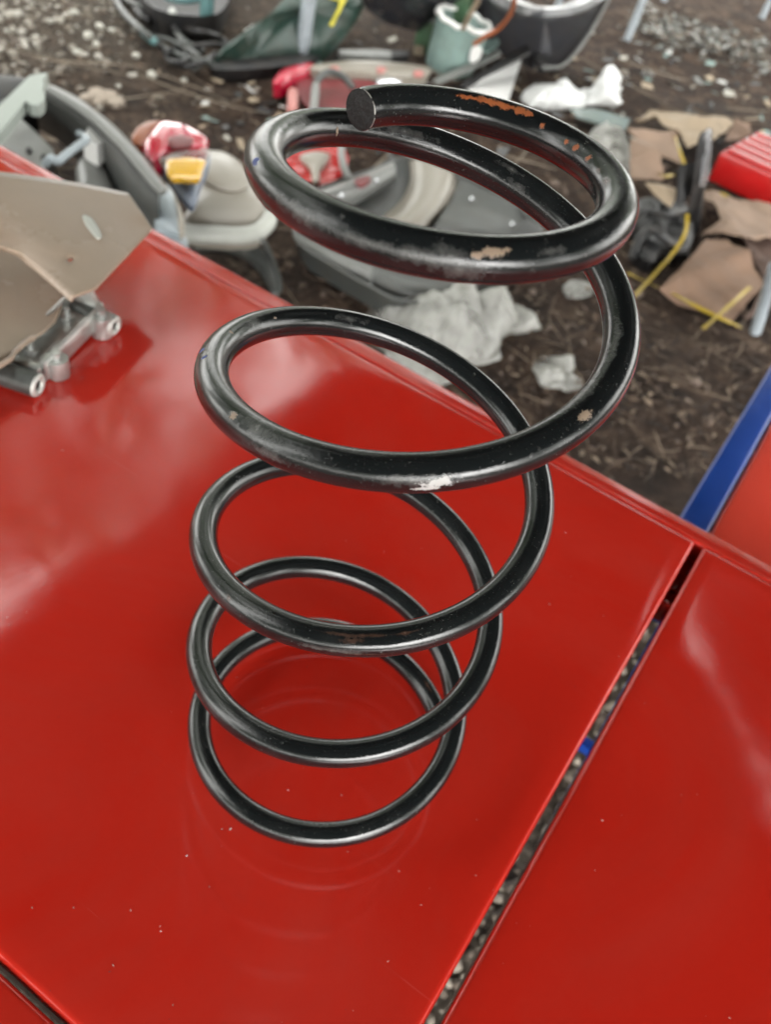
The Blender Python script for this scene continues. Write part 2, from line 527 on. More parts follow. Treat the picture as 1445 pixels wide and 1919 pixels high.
def ground_material():
    m = bpy.data.materials.new('soil'); m.use_nodes = True
    nt = m.node_tree; N, L = nt.nodes, nt.links
    b = N['Principled BSDF']
    tc = N.new('ShaderNodeTexCoord')
    def nz(scale, det=10, rough=0.65, dist=0.0):
        n = N.new('ShaderNodeTexNoise'); n.inputs['Scale'].default_value = scale
        n.inputs['Detail'].default_value = det; n.inputs['Roughness'].default_value = rough
        n.inputs['Distortion'].default_value = dist
        L.new(tc.outputs['Object'], n.inputs['Vector']); return n
    def ramp(src, stops):
        r = N.new('ShaderNodeValToRGB')
        while len(r.color_ramp.elements) < len(stops): r.color_ramp.elements.new(0.5)
        for e, (p, c) in zip(r.color_ramp.elements, stops):
            e.position = p; e.color = (*c, 1)
        L.new(src, r.inputs[0]); return r
    big, mid, fine = nz(1.1, 6), nz(9, 12, 0.75, 0.6), nz(60, 8, 0.7)
    c1 = ramp(mid.outputs['Fac'], [(0.34, (0.010, 0.0055, 0.0035)), (0.5, (0.046, 0.026, 0.0165)), (0.7, (0.15, 0.098, 0.066))])
    c2 = ramp(fine.outputs['Fac'], [(0.35, (0.03, 0.021, 0.015)), (0.55, (0.10, 0.082, 0.063)), (0.75, (0.28, 0.245, 0.20))])
    sx = N.new('ShaderNodeSeparateXYZ'); L.new(tc.outputs['Object'], sx.inputs[0])
    # gravelled ground outside the shed (to the left) and below the table; bare soil between
    g = N.new('ShaderNodeMapRange'); g.inputs['From Min'].default_value = -1.7; g.inputs['From Max'].default_value = -2.9
    g.inputs['To Min'].default_value = 0.0; g.inputs['To Max'].default_value = 1.0
    L.new(sx.outputs['X'], g.inputs['Value'])
    g2 = N.new('ShaderNodeMapRange'); g2.inputs['From Min'].default_value = 1.2; g2.inputs['From Max'].default_value = 0.9
    L.new(sx.outputs['Y'], g2.inputs['Value'])
    mxv = N.new('ShaderNodeMath'); mxv.operation = 'MAXIMUM'
    L.new(g.outputs[0], mxv.inputs[0]); L.new(g2.outputs[0], mxv.inputs[1])
    ad = N.new('ShaderNodeMath'); ad.operation = 'ADD'
    L.new(mxv.outputs[0], ad.inputs[0])
    bb = N.new('ShaderNodeMapRange'); bb.inputs['To Min'].default_value = -0.5; bb.inputs['To Max'].default_value = 0.5
    L.new(big.outputs['Fac'], bb.inputs['Value']); L.new(bb.outputs[0], ad.inputs[1])
    ad.use_clamp = True
    mx = N.new('ShaderNodeMix'); mx.data_type = 'RGBA'
    L.new(ad.outputs[0], mx.inputs['Factor']); L.new(c1.outputs[0], mx.inputs[6]); L.new(c2.outputs[0], mx.inputs[7])
    L.new(mx.outputs[2], b.inputs['Base Color'])
    b.inputs['Roughness'].default_value = 0.9
    b.inputs['Specular IOR Level'].default_value = 0.25
    s = N.new('ShaderNodeMath'); s.operation = 'MULTIPLY_ADD'; s.inputs[1].default_value = 0.35
    L.new(fine.outputs['Fac'], s.inputs[0]); L.new(mid.outputs['Fac'], s.inputs[2])
    bp = N.new('ShaderNodeBump'); bp.inputs['Strength'].default_value = 1.0; bp.inputs['Distance'].default_value = 0.05
    L.new(s.outputs[0], bp.inputs['Height']); L.new(bp.outputs[0], b.inputs['Normal'])
    return m
M['soil'] = ground_material()

def litter_material(name, rough=0.85):
    """colour comes from each piece's own colour attribute"""
    m = bpy.data.materials.new(name); m.use_nodes = True
    nt = m.node_tree; N, L = nt.nodes, nt.links
    b = N['Principled BSDF']
    a = N.new('ShaderNodeAttribute'); a.attribute_name = 'piece_colour'
    tc = N.new('ShaderNodeTexCoord')
    nz = N.new('ShaderNodeTexNoise'); nz.inputs['Scale'].default_value = 90; nz.inputs['Detail'].default_value = 5
    L.new(tc.outputs['Object'], nz.inputs['Vector'])
    mr = N.new('ShaderNodeMapRange'); mr.inputs['To Min'].default_value = 0.6; mr.inputs['To Max'].default_value = 1.4
    L.new(nz.outputs['Fac'], mr.inputs['Value'])
    sc = N.new('ShaderNodeVectorMath'); sc.operation = 'SCALE'
    L.new(a.outputs['Color'], sc.inputs[0]); L.new(mr.outputs[0], sc.inputs['Scale'])
    L.new(sc.outputs[0], b.inputs['Base Color'])
    b.inputs['Roughness'].default_value = rough
    return m
M['litter'] = litter_material('dry_litter')
M['stone'] = litter_material('stone')

# ------------------------------------------------------------------ setting
def ground_height(x, y):
    return G + 0.035 * noise.noise(Vector((x * 1.1, y * 1.1, 3))) + 0.012 * noise.noise(Vector((x * 5, y * 5, 1)))

def make_ground():
    xs = [-120, -60, -30, -15, -8] + [-5 + 0.06 * i for i in range(117)] + [4, 8, 15, 30, 60, 120]
    ys = [-120, -60, -30, -15, -6, -3, -1.5] + [-0.6 + 0.06 * i for i in range(135)] + [9, 12, 18, 30, 60, 120]
    verts = [(x, y, ground_height(x, y)) for y in ys for x in xs]
    nx = len(xs)
    faces = [(j * nx + i, j * nx + i + 1, (j + 1) * nx + i + 1, (j + 1) * nx + i)
             for j in range(len(ys) - 1) for i in range(nx - 1)]
    o = link('ground', mesh_of('ground', verts, faces), None, M['soil'])
    tag(o, None, None, kind='structure')
make_ground()

def pieces(name, items, mat, label, cat):
    """many small loose bits as one mass"""
    verts, faces, cols = [], [], []
    for vs, fs, c in items:
        b = len(verts)
        verts += vs
        faces += [tuple(b + i for i in f) for f in fs]
        cols += [c] * len(vs)
    m = mesh_of(name, verts, faces)
    at = m.attributes.new('piece_colour', 'FLOAT_COLOR', 'POINT')
    at.data.foreach_set('color', np.array([(*c, 1.0) for c in cols], dtype=np.float32).ravel())
    o = link(name, m, None, mat, smooth=False)
    return tag(o, label, cat, kind='stuff')

def on_view(n, lo, hi):
    """random spots on the ground that the photograph looks at"""
    out = []
    while len(out) < n:
        px, py = rng.uniform(-60, 1500), rng.uniform(lo, hi)
        p = W(px, py)
        out.append((px, py, p))
    return out

def straw(p, L, w, c, lift=0.012):
    a = rng.uniform(0, math.tau)
    d = Vector((math.cos(a), math.sin(a), rng.uniform(-0.06, 0.18)))
    s = Vector((-math.sin(a), math.cos(a), 0)) * w
    bend = Vector((rng.uniform(-1, 1), rng.uniform(-1, 1), 0)) * L * 0.09
    z = ground_height(p.x, p.y) + lift
    o = Vector((p.x, p.y, z))
    vs, fs = [], []
    for i in range(4):
        t = i / 3 - 0.5
        q = o + d * (t * L) + bend * (t * t * 4)
        k = 1 - 0.6 * abs(t * 2) ** 2
        up = Vector((0, 0, w * 0.6 * k))
        vs += [q + s * k, q + up, q - s * k]
    for i in range(3):
        b = i * 3
        fs += [(b, b + 1, b + 4, b + 3), (b + 1, b + 2, b + 5, b + 4)]
    return vs, fs, c

def leaf_bit(p, L, c):
    a = rng.uniform(0, math.tau)
    d = Vector((math.cos(a), math.sin(a), rng.uniform(-0.3, 0.4))) * L
    s = Vector((-math.sin(a), math.cos(a), rng.uniform(-0.3, 0.3))) * L * 0.42
    o = Vector((p.x, p.y, ground_height(p.x, p.y) + L * 0.3))
    up = Vector((0, 0, L * 0.15))
    vs = [o - d, o - d * 0.2 + s + up, o + d, o - d * 0.2 - s + up, o]
    return vs, [(0, 1, 4), (1, 2, 4), (2, 3, 4), (3, 0, 4)], c

ICO = None
def stone(p, r, c):
    global ICO
    if ICO is None:
        bm = bmesh.new(); bmesh.ops.create_icosphere(bm, subdivisions=1, radius=1)
        bm.verts.ensure_lookup_table()
        ICO = ([v.co.copy() for v in bm.verts], [tuple(v.index for v in f.verts) for f in bm.faces]); bm.free()
    z = ground_height(p.x, p.y)
    sx, sy, sz = rng.uniform(.7, 1.3), rng.uniform(.7, 1.3), rng.uniform(.45, .85)
    vs = [Vector((p.x + v.x * r * sx * rng.uniform(.8, 1.15), p.y + v.y * r * sy * rng.uniform(.8, 1.15), z + r * .25 + v.z * r * sz)) for v in ICO[0]]
    return vs, ICO[1], c

def scatter_litter():
    items = []
    browns = [(0.05, 0.03, 0.019), (0.085, 0.053, 0.035), (0.13, 0.088, 0.06), (0.022, 0.013, 0.009), (0.22, 0.165, 0.118)]
    for px, py, p in on_view(9000, -40, 900):
        c = rng.choice(browns); k = rng.uniform(0.7, 1.2)
        c = tuple(x * k for x in c)
        if rng.random() < 0.62:
            items.append(straw(p, rng.uniform(0.015, 0.11), rng.uniform(0.0006, 0.0019), c))
        else:
            items.append(leaf_bit(p, rng.uniform(0.006, 0.02), c))
    for px, py, p in on_view(26, 120, 330):
        items.append(straw(p, rng.uniform(0.25, 0.6), rng.uniform(0.004, 0.008), (0.17, 0.135, 0.10)))
    pieces('leaf_litter', items, M['litter'], 'brown dry leaves, fibres and twigs strewn over the soil', 'litter')
scatter_litter()

def scatter_gravel():
    items = []
    greys = [(0.28, 0.26, 0.22), (0.20, 0.175, 0.145), (0.13, 0.11, 0.085), (0.36, 0.34, 0.30), (0.085, 0.066, 0.052)]
    for px, py, p in on_view(7000, -60, 210):
        dens = max(0.0, min(1.0, (430 - px - py * 1.2) / 380.0))
        if rng.random() < dens or rng.random() < 0.05:
            items.append(stone(p, rng.uniform(0.003, 0.011) * rng.choice((1, 1, 1, 1.8)), rng.choice(greys)))
    for px, py in ((166, 75), (188, 60), (210, 66), (182, 93), (232, 38), (68, 75), (82, 120), (222, 165), (345, 152),
                   (145, 105), (255, 110), (12, 60), (30, 30), (110, 20), (95, 50), (60, 10), (140, 30), (330, 28), (285, 145)):
        items.append(stone(W(px, py), rng.uniform(0.012, 0.022), (0.42, 0.41, 0.36)))
    for i in range(15):                                   # a pale clod near the trim
        items.append(stone(W(rng.uniform(160, 218), rng.uniform(178, 200)), rng.uniform(0.02, 0.035), (0.32, 0.27, 0.22)))
    for i in range(2600):                                 # stones under the table, seen through its joint
        p = Vector((rng.uniform(0.02, 0.5), rng.uniform(0.0, 1.15), 0))
        items.append(stone(p, rng.uniform(0.003, 0.011), rng.choice([(0.16, 0.135, 0.105), (0.09, 0.07, 0.053), (0.05, 0.037, 0.028), (0.24, 0.21, 0.17)])))
    pieces('gravel', items, M['stone'], 'loose pale gravel and pebbles on the soil', 'gravel')
    shards = []
    for i in range(1000):                                  # strip of crushed pale rubbish at upper right
        t = rng.random()
        px = 1190 + t * 270 + rng.uniform(-22, 22)
        py = 48 + t * 62 + rng.gauss(0, 17)
        p = W(px, py)
        c = rng.choice([(0.20, 0.21, 0.195), (0.11, 0.115, 0.105), (0.4, 0.4, 0.38), (0.05, 0.05, 0.045), (0.12, 0.10, 0.08), (0.17, 0.14, 0.11), (0.09, 0.065, 0.05)])
        shards.append(leaf_bit(p, rng.uniform(0.008, 0.032), c))
    pieces('crushed_rubbish', shards, M['stone'], 'pale strip of crushed plastic and glass shards on the soil', 'rubbish')
    clods = []
    for px, py, p in on_view(2600, -30, 900):
        if px > 480 and rng.random() < 0.8:
            clods.append((stone if rng.random() < .35 else leaf_bit)(p, rng.uniform(0.002, 0.007) * rng.choice((1, 1, 1.6, 2.6)), rng.choice([(0.085, 0.058, 0.043), (0.12, 0.086, 0.065), (0.05, 0.034, 0.026), (0.16, 0.12, 0.095)])))
    pieces('soil_clods', clods, M['stone'], 'brown lumps of dry soil scattered over the ground', 'soil')
scatter_gravel()

def scatter_scraps():
    items = []
    cols = [(0.5, 0.5, 0.48), (0.03, 0.03, 0.03), (0.2, 0.2, 0.19), (0.02, 0.02, 0.022), (0.3, 0.24, 0.17), (0.12, 0.12, 0.12), (0.22, 0.3, 0.28), (0.4, 0.38, 0.33)]
    for i in range(240):
        px, py = rng.uniform(380, 1445), rng.gauss(175, 70)
        if not 60 < py < 480: continue
        p = W(px, py)
        a = rng.uniform(0, math.tau); L = rng.uniform(0.008, 0.035)
        d = Vector((math.cos(a), math.sin(a), rng.uniform(-.25, .4))) * L
        q = Vector((-math.sin(a), math.cos(a), rng.uniform(-.3, .3))) * L * rng.uniform(.2, .8)
        o = Vector((p.x, p.y, ground_height(p.x, p.y) + 0.012)); up = Vector((0, 0, 0.003))
        vs = [o - d - q * .6, o + d * .8 - q, o + d + q * .7, o - d * .5 + q]
        vs += [v + up for v in vs]
        items.append((vs, [(0, 1, 2, 3), (7, 6, 5, 4), (0, 4, 5, 1), (1, 5, 6, 2), (2, 6, 7, 3), (3, 7, 4, 0)], rng.choice(cols)))
    pieces('plastic_scraps', items, M['stone'], 'small broken plastic flakes strewn over the soil behind the spring', 'scraps')
scatter_scraps()

def make_shed():
    """open shed over the table: the roof is above the picture and shades it"""
    x0, x1, y0, y1, z = -1.5, 3.9, -4.8, 4.6, 1.9
    verts, faces = [], []
    nx, ny = 270, 235
    for j in range(ny + 1):
        for i in range(nx + 1):
            x = x0 + (x1 - x0) * i / nx; y = y0 + (y1 - y0) * j / ny
            verts.append((x, y, z + 0.018 * math.sin(x * 2 * math.pi / 0.1) + 0.12 * (x - x0) / (x1 - x0)))
    sa, sb = Vector((0.30, 2.42)), Vector((0.92, 1.72))          # slit added so the sky streaks the right panel's reflection
    for j in range(ny):
        for i in range(nx):
            c = Vector((x0 + (x1 - x0) * (i + .5) / nx, y0 + (y1 - y0) * (j + .5) / ny))
            u = max(0.0, min(1.0, (c - sa).dot(sb - sa) / (sb - sa).length_squared))
            if (c - sa - (sb - sa) * u).length < 0.013 + 0.006 * math.sin(u * 9):
                continue
            k = j * (nx + 1) + i
            faces.append((k, k + 1, k + nx + 2, k + nx + 1))
    o = link('roof', mesh_of('roof', verts, faces), None, M['rooftin'])
    sm = o.modifiers.new('thickness', 'SOLIDIFY'); sm.thickness = 0.004; sm.offset = 1
    tag(o, None, None, kind='structure')
    for k, y in enumerate((-4.4, -1.5, 1.45, 4.4)):
        r = box('roof_beam', (x0 + 0.03, y - 0.04, z - 0.12), (x1 - 0.03, y + 0.04, z - 0.025), M['wood'], o, 0.004)
    for (x, y) in ((3.75, -4.4), (3.75, 4.4), (-1.4, -4.4)):
        box('roof_post', (x - 0.05, y - 0.05, G - 0.05), (x + 0.05, y + 0.05, z - 0.12), M['wood'], o, 0.005)
make_shed()

def make_trees():
    r = random.Random(3)
    verts, faces = [], []
    for i in range(9000):
        while True:
            p = Vector((r.uniform(-1, 1), r.uniform(-1, 1), r.uniform(-1, 1)))
            if 0.25 < p.length < 1 and noise.noise(p * 2.2) > -0.12:
                break
        p = Vector((p.x * 2.1, p.y * 2.1, p.z * 2.9 + 4.1))
        a = Vector((r.gauss(0, 1), r.gauss(0, 1), r.gauss(0, 0.6))).normalized()
        b = a.cross(Vector((r.gauss(0, 1), r.gauss(0, 1), r.gauss(0, 1)))).normalized()
        L = r.uniform(0.06, 0.11)
        k = len(verts)
        verts += [p - a * L, p + b * L * .45, p + a * L, p - b * L * .45]
        faces += [(k, k + 1, k + 2), (k, k + 2, k + 3)]
    crown = mesh_of('crown', verts, faces)
    crown.materials.append(M['leaf'])
    trunk = None
    spots = [(-6.9, 1.0, 1.3, 0), (-6.3, 4.2, 1.26, 1.4), (-5.2, 7.9, 1.06, 2.5), (-2.4, 11.2, 0.98, 4), (-7.0, -2.8, 1.05, 5.1), (1.6, 11.8, 1.1, .7),
             (-4.4, -7.4, 1.0, 2.0), (-1.2, -8.6, 1.0, 3.3), (1.8, -9.2, 0.95, 0.4), (7.8, -0.6, 0.9, 1.1), (7.4, 3.4, 1.0, 2.9)]  # unseen trees added to darken the low horizon behind and to the right
    where = ['left of the shed level with the table', 'left of the shed beyond the gravel', 'at the far left corner behind the posts',
             'behind the green bumper far back', 'left of the shed behind the photographer', 'far back behind the ribbed red box',
             'behind the photographer to the left, added to dim the low sky', 'straight behind the photographer, added to dim the low sky', 'behind the photographer to the right, added to dim the low sky',
             'right of the shed level with the table, added to dim the low sky', 'right of the shed beyond the second table, added to dim the low sky']
    for i, (x, y, s, rz) in enumerate(spots):
        t = thing('tree', 'broadleaf tree standing ' + where[i], 'tree', 'trees round the shed', (0, 0, 0))
        if trunk is None:
            tr = tube('trunk', [(0, 0, -0.1), (0.05, 0.02, 1.2), (-0.04, 0.06, 2.6), (0.1, 0, 4.4)], (0.16, 0.06), M['bark'], t, 14, 10)
            trunk = tr.data
        else:
            tr = bpy.data.objects.new('trunk', trunk); COL.objects.link(tr); tr.parent = t
        c = bpy.data.objects.new('crown', crown); COL.objects.link(c); c.parent = t
        t.location = (x, y, G); t.scale = (s, s, s); t.rotation_euler.z = rz
make_trees()

# ------------------------------------------------------------------ the red table
def wavy(x, y):
    return 0.0011 * noise.noise(Vector((x * 4.2, y * 5.0, 2.0))) + 0.0003 * noise.noise(Vector((x * 11, y * 13, 7.0)))

def sheet_panel(name, x0, x1, y0, y1, z, fold, mat, parent, step=0.012, r=0.004, wave=True):
    """pressed sheet panel: gently uneven top, rounded edges and folded-down skirts"""
    def axis(a, b):
        n = max(2, int((b - a - 2 * r) / step))
        out = [(a, -fold)] + [(a + r * (1 - math.cos(t)), -r + r * math.sin(t)) for t in (0, 0.4, 0.8, 1.2, math.pi / 2)]
        out += [(a + r + (b - a - 2 * r) * i / n, 0.0) for i in range(1, n)]
        out += [(b - r * (1 - math.cos(t)), -r + r * math.sin(t)) for t in (math.pi / 2, 1.2, 0.8, 0.4, 0)] + [(b, -fold)]
        return out
    ax, ay = axis(x0, x1), axis(y0, y1)
    verts = []
    for (y, dy) in ay:
        for (x, dx) in ax:
            zz = min(dx, dy)
            if wave:
                e = max(0.0, min(1.0, min(x - x0, x1 - x, y - y0, y1 - y) / 0.03))
                zz += wavy(x, y) * e
            verts.append((x, y, z + zz))
    nx = len(ax)
    faces = [(j * nx + i, j * nx + i + 1, (j + 1) * nx + i + 1, (j + 1) * nx + i) for j in range(len(ay) - 1) for i in range(nx - 1)]
    o = link(name, mesh_of(name, verts, faces), parent, mat)
    return o

def make_table():
    t = thing('red_table', 'red enamelled sheet metal table under the black coil spring', 'table')
    sheet_panel('top_panel', -1.25, 0.1345, -0.1965, 0.3445, 0.0, 0.03, M['red'], t)
    sheet_panel('top_panel', 0.1418, 0.95, -0.1965, 0.3445, 0.0, 0.03, M['red'], t)
    sheet_panel('front_panel', -1.25, 0.95, -0.76, -0.2003, -0.0005, 0.03, M['red'], t)
    # far edge rail that runs behind both panels, its upper face a little lower, with a crease
    verts, faces = [], []
    prof = [(0.3452, -0.03), (0.3452, -0.0022), (0.3458, -0.0008), (0.3470, -0.0004), (0.3485, -0.0007), (0.352, -0.0011), (0.3635, -0.0014), (0.3652, -0.0021), (0.3664, -0.0048), (0.3668, -0.010), (0.3668, -0.042)]
    xs = [-1.25 + 0.02 * i for i in range(111)]
    for x in xs:
        w = 0.0007 * noise.noise(Vector((x * 3, 5, 1)))
        verts += [(x, y + w, z) for y, z in prof]
    n = len(prof)
    for i in range(len(xs) - 1):
        for k in range(n - 1):
            faces.append((i * n + k, (i + 1) * n + k, (i + 1) * n + k + 1, i * n + k + 1))
    link('edge_rail', mesh_of('edge_rail', verts, faces), t, M['red'])
    # closed pocket at the far end of the joint between the panels
    box('joint_pocket', (0.1348, 0.272, -0.030), (0.1415, 0.3447, -0.020), M['red'], t, 0.001)
    box('joint_lip', (0.1348, 0.266, -0.026), (0.1415, 0.2715, -0.006), M['red'], t, 0.0015)
    for y in (0.297, 0.318):
        box('joint_rib', (0.1348, y, -0.0199), (0.1415, y + 0.003, -0.0165), M['red'], t, 0.0005)
    # blue frame below
    for y0 in (-0.73, 0.31):
        box('frame_tube', (-1.22, y0, -0.072), (0.92, y0 + 0.028, -0.0435), M['blue'], t, 0.002)
    for x0 in (-1.22, 0.892):
        box('frame_tube', (x0, -0.70, -0.0725), (x0 + 0.028, 0.308, -0.0435), M['blue'], t, 0.002)
    yb = P(1108, 1398, -0.40).y
    box('brace', (-1.19, yb - 0.007, -0.412), (0.89, yb + 0.007, -0.398), M['blue'], t, 0.001)
    for x0 in (-1.22, 0.892):
        for y0 in (-0.73, 0.31):
            box('leg', (x0, y0, G - 0.03), (x0 + 0.028, y0 + 0.028, -0.0725), M['blue'], t, 0.002)
    settle(t, (0, 0, G))
make_table()

def make_second_table():
    z = -0.055
    t = thing('blue_framed_table', 'second table with orange-red top in a blue tube frame beyond the far edge', 'table')
    sheet_panel('top_panel', 0.1440, 0.95, 0.3725, 1.25, z, 0.02, M['red2'], t)
    box('frame_tube', (0.1130, 0.3725, z - 0.026), (0.1420, 1.28, z + 0.003), M['blue'], t, 0.004, segs=3)
    box('frame_tube', (0.1421, 1.252, z - 0.026), (0.98, 1.280, z + 0.002), M['blue'], t, 0.004, segs=3)
    box('frame_tube', (0.952, 0.3725, z - 0.026), (0.980, 1.2515, z + 0.002), M['blue'], t, 0.004, segs=3)
    for x, y in ((0.113, 0.3725), (0.113, 1.252), (0.952, 0.3725), (0.952, 1.252)):
        box('leg', (x + 0.001, y + 0.001, G - 0.03), (x + 0.027, y + 0.027, z - 0.0262), M['blue'], t, 0.003)
    settle(t, (0.14, 0.4, G))
make_second_table()

# ------------------------------------------------------------------ the coil spring
SR = [0.04231, 0.04231, 0.04455, 0.04776, 0.0511, 0.05441, 0.05784, 0.06106, 0.0641, 0.06692, 0.06912, 0.07044, 0.07116, 0.07163, 0.07185, 0.07182, 0.07182, 0.07191, 0.07201, 0.0722, 0.07254, 0.07296, 0.0733, 0.07353, 0.07369, 0.07388, 0.07412, 0.07436, 0.07453, 0.07457, 0.07456, 0.07456, 0.07458, 0.0746, 0.07464, 0.07466, 0.07471, 0.07483, 0.0751, 0.07542]
SZ = [0.37506, 0.37506, 0.37561, 0.3762, 0.37535, 0.37277, 0.36876, 0.36276, 0.35432, 0.34391, 0.33241, 0.31975, 0.30601, 0.29212, 0.2781, 0.26394, 0.25034, 0.23776, 0.22567, 0.21332, 0.20034, 0.18717, 0.17432, 0.16197, 0.1499, 0.13788, 0.12599, 0.11414, 0.10201, 0.08922, 0.07625, 0.06398, 0.05209, 0.04095, 0.03188, 0.02569, 0.02128, 0.01714, 0.01271, 0.0088]
WIRE = 0.00645
PH0, PH1, YAW, TAIL = -3.2816922874087324, 30.154720970768366, 0.26569301414526675, 0.26

def spring_line(n):
    k = len(SR)
    out = []
    def cr(a, u):
        j = min(int(u), k - 2); t = u - j
        g = lambda q: a[max(0, min(k - 1, q))]
        p, b, c, d = g(j - 1), g(j), g(j + 1), g(j + 2)
        return b + 0.5 * t * (c - p + t * (2 * p - 5 * b + 4 * c - d + t * (3 * (b - c) + d - p)))
    for i in range(n):
        ph = PH0 + (PH1 + TAIL - PH0) * i / (n - 1)
        s = min(1.0, (ph - PH0) / (PH1 - PH0))
        u = s * (k - 1)
        R, z = cr(SR, u), cr(SZ, u)
        drop = max(0.0, min(1.0, (s - 0.8) / 0.2)); z -= 0.0019 * drop
        x0 = R * math.cos(ph); y0 = -R * math.sin(ph)
        x = x0 * math.cos(YAW) + y0 * math.sin(YAW) - 0.05177 * z + 0.17344 * z * z
        y = -x0 * math.sin(YAW) + y0 * math.cos(YAW) + 0.00411 * z - 0.10294 * z * z
        out.append(Vector((x, y, z)))
    return out

def spring_material():
    m = bpy.data.materials.new('black_spring_enamel'); m.use_nodes = True
    nt = m.node_tree; N, L = nt.nodes, nt.links
    b = N['Principled BSDF']
    tc = N.new('ShaderNodeTexCoord')
    def nz(scale, det=6, rough=0.6):
        n = N.new('ShaderNodeTexNoise'); n.inputs['Scale'].default_value = scale
        n.inputs['Detail'].default_value = det; n.inputs['Roughness'].default_value = rough
        L.new(tc.outputs['Object'], n.inputs['Vector']); return n
    def rng_(src, a, c, lo, hi):
        r = N.new('ShaderNodeMapRange')
        r.inputs['From Min'].default_value = a; r.inputs['From Max'].default_value = c
        r.inputs['To Min'].default_value = lo; r.inputs['To Max'].default_value = hi
        L.new(src, r.inputs['Value']); return r.outputs[0]
    def mix(fac, a, col):
        x = N.new('ShaderNodeMix'); x.data_type = 'RGBA'
        L.new(fac, x.inputs['Factor'])
        if isinstance(a, tuple): x.inputs[6].default_value = (*a, 1)
        else: L.new(a, x.inputs[6])
        x.inputs[7].default_value = (*col, 1)
        return x.outputs[2]
    def mx(a, c, op='MAXIMUM'):
        x = N.new('ShaderNodeMath'); x.operation = op
        L.new(a, x.inputs[0]); L.new(c, x.inputs[1]); return x.outputs[0]
    broad, grit, speck, chip = nz(28, 8, 0.7), nz(260, 8, 0.75), nz(1100, 4, 0.65), nz(620, 9, 0.78)
    film = rng_(broad.outputs['Fac'], 0.48, 0.78, 0.0, 0.25)
    spk = rng_(speck.outputs['Fac'], 0.63, 0.74, 0.0, 0.6)
    g2 = rng_(grit.outputs['Fac'], 0.62, 0.74, 0.0, 0.5)
    bmask = rng_(broad.outputs['Fac'], 0.40, 0.56, 0.25, 1.0)
    spk = mx(mx(spk, g2), bmask, 'MULTIPLY')
    col = mix(film, (0.008, 0.010, 0.0105), (0.05, 0.053, 0.051))
    col = mix(spk, col, (0.20, 0.19, 0.17))
    total = mx(film, spk)
    for name, c in (('mark_dust', (0.20, 0.20, 0.19)), ('mark_rust', (0.16, 0.075, 0.045)), ('mark_tan', (0.30, 0.22, 0.155)), ('mark_orange', (0.36, 0.10, 0.028)),
                    ('mark_white', (0.5, 0.51, 0.5)), ('mark_blue', (0.015, 0.05, 0.28))):
        a = N.new('ShaderNodeAttribute'); a.attribute_name = name
        ad = N.new('ShaderNodeMath'); ad.operation = 'MULTIPLY_ADD'
        soft = name in ('mark_dust', 'mark_rust')
        ad.inputs[1].default_value = 2.2 if soft else 2.6
        L.new((grit if soft else chip).outputs['Fac'], ad.inputs[0])
        L.new(a.outputs['Fac'], ad.inputs[2])
        f = rng_(ad.outputs[0], 1.45 if soft else 1.55, 2.2 if soft else 1.8, 0.0, 0.42 if soft else 0.95)
        col = mix(f, col, c)
        total = mx(total, f)
    L.new(col, b.inputs['Base Color'])
    L.new(rng_(total, 0, 1, 0.075, 0.6), b.inputs['Roughness'])
    b.inputs['Specular IOR Level'].default_value = 0.66
    bp = N.new('ShaderNodeBump'); bp.inputs['Strength'].default_value = 0.18; bp.inputs['Distance'].default_value = 0.0006
    hh = mx(grit.outputs['Fac'], total, 'ADD')
    L.new(hh, bp.inputs['Height']); L.new(bp.outputs[0], b.inputs['Normal'])
    return m

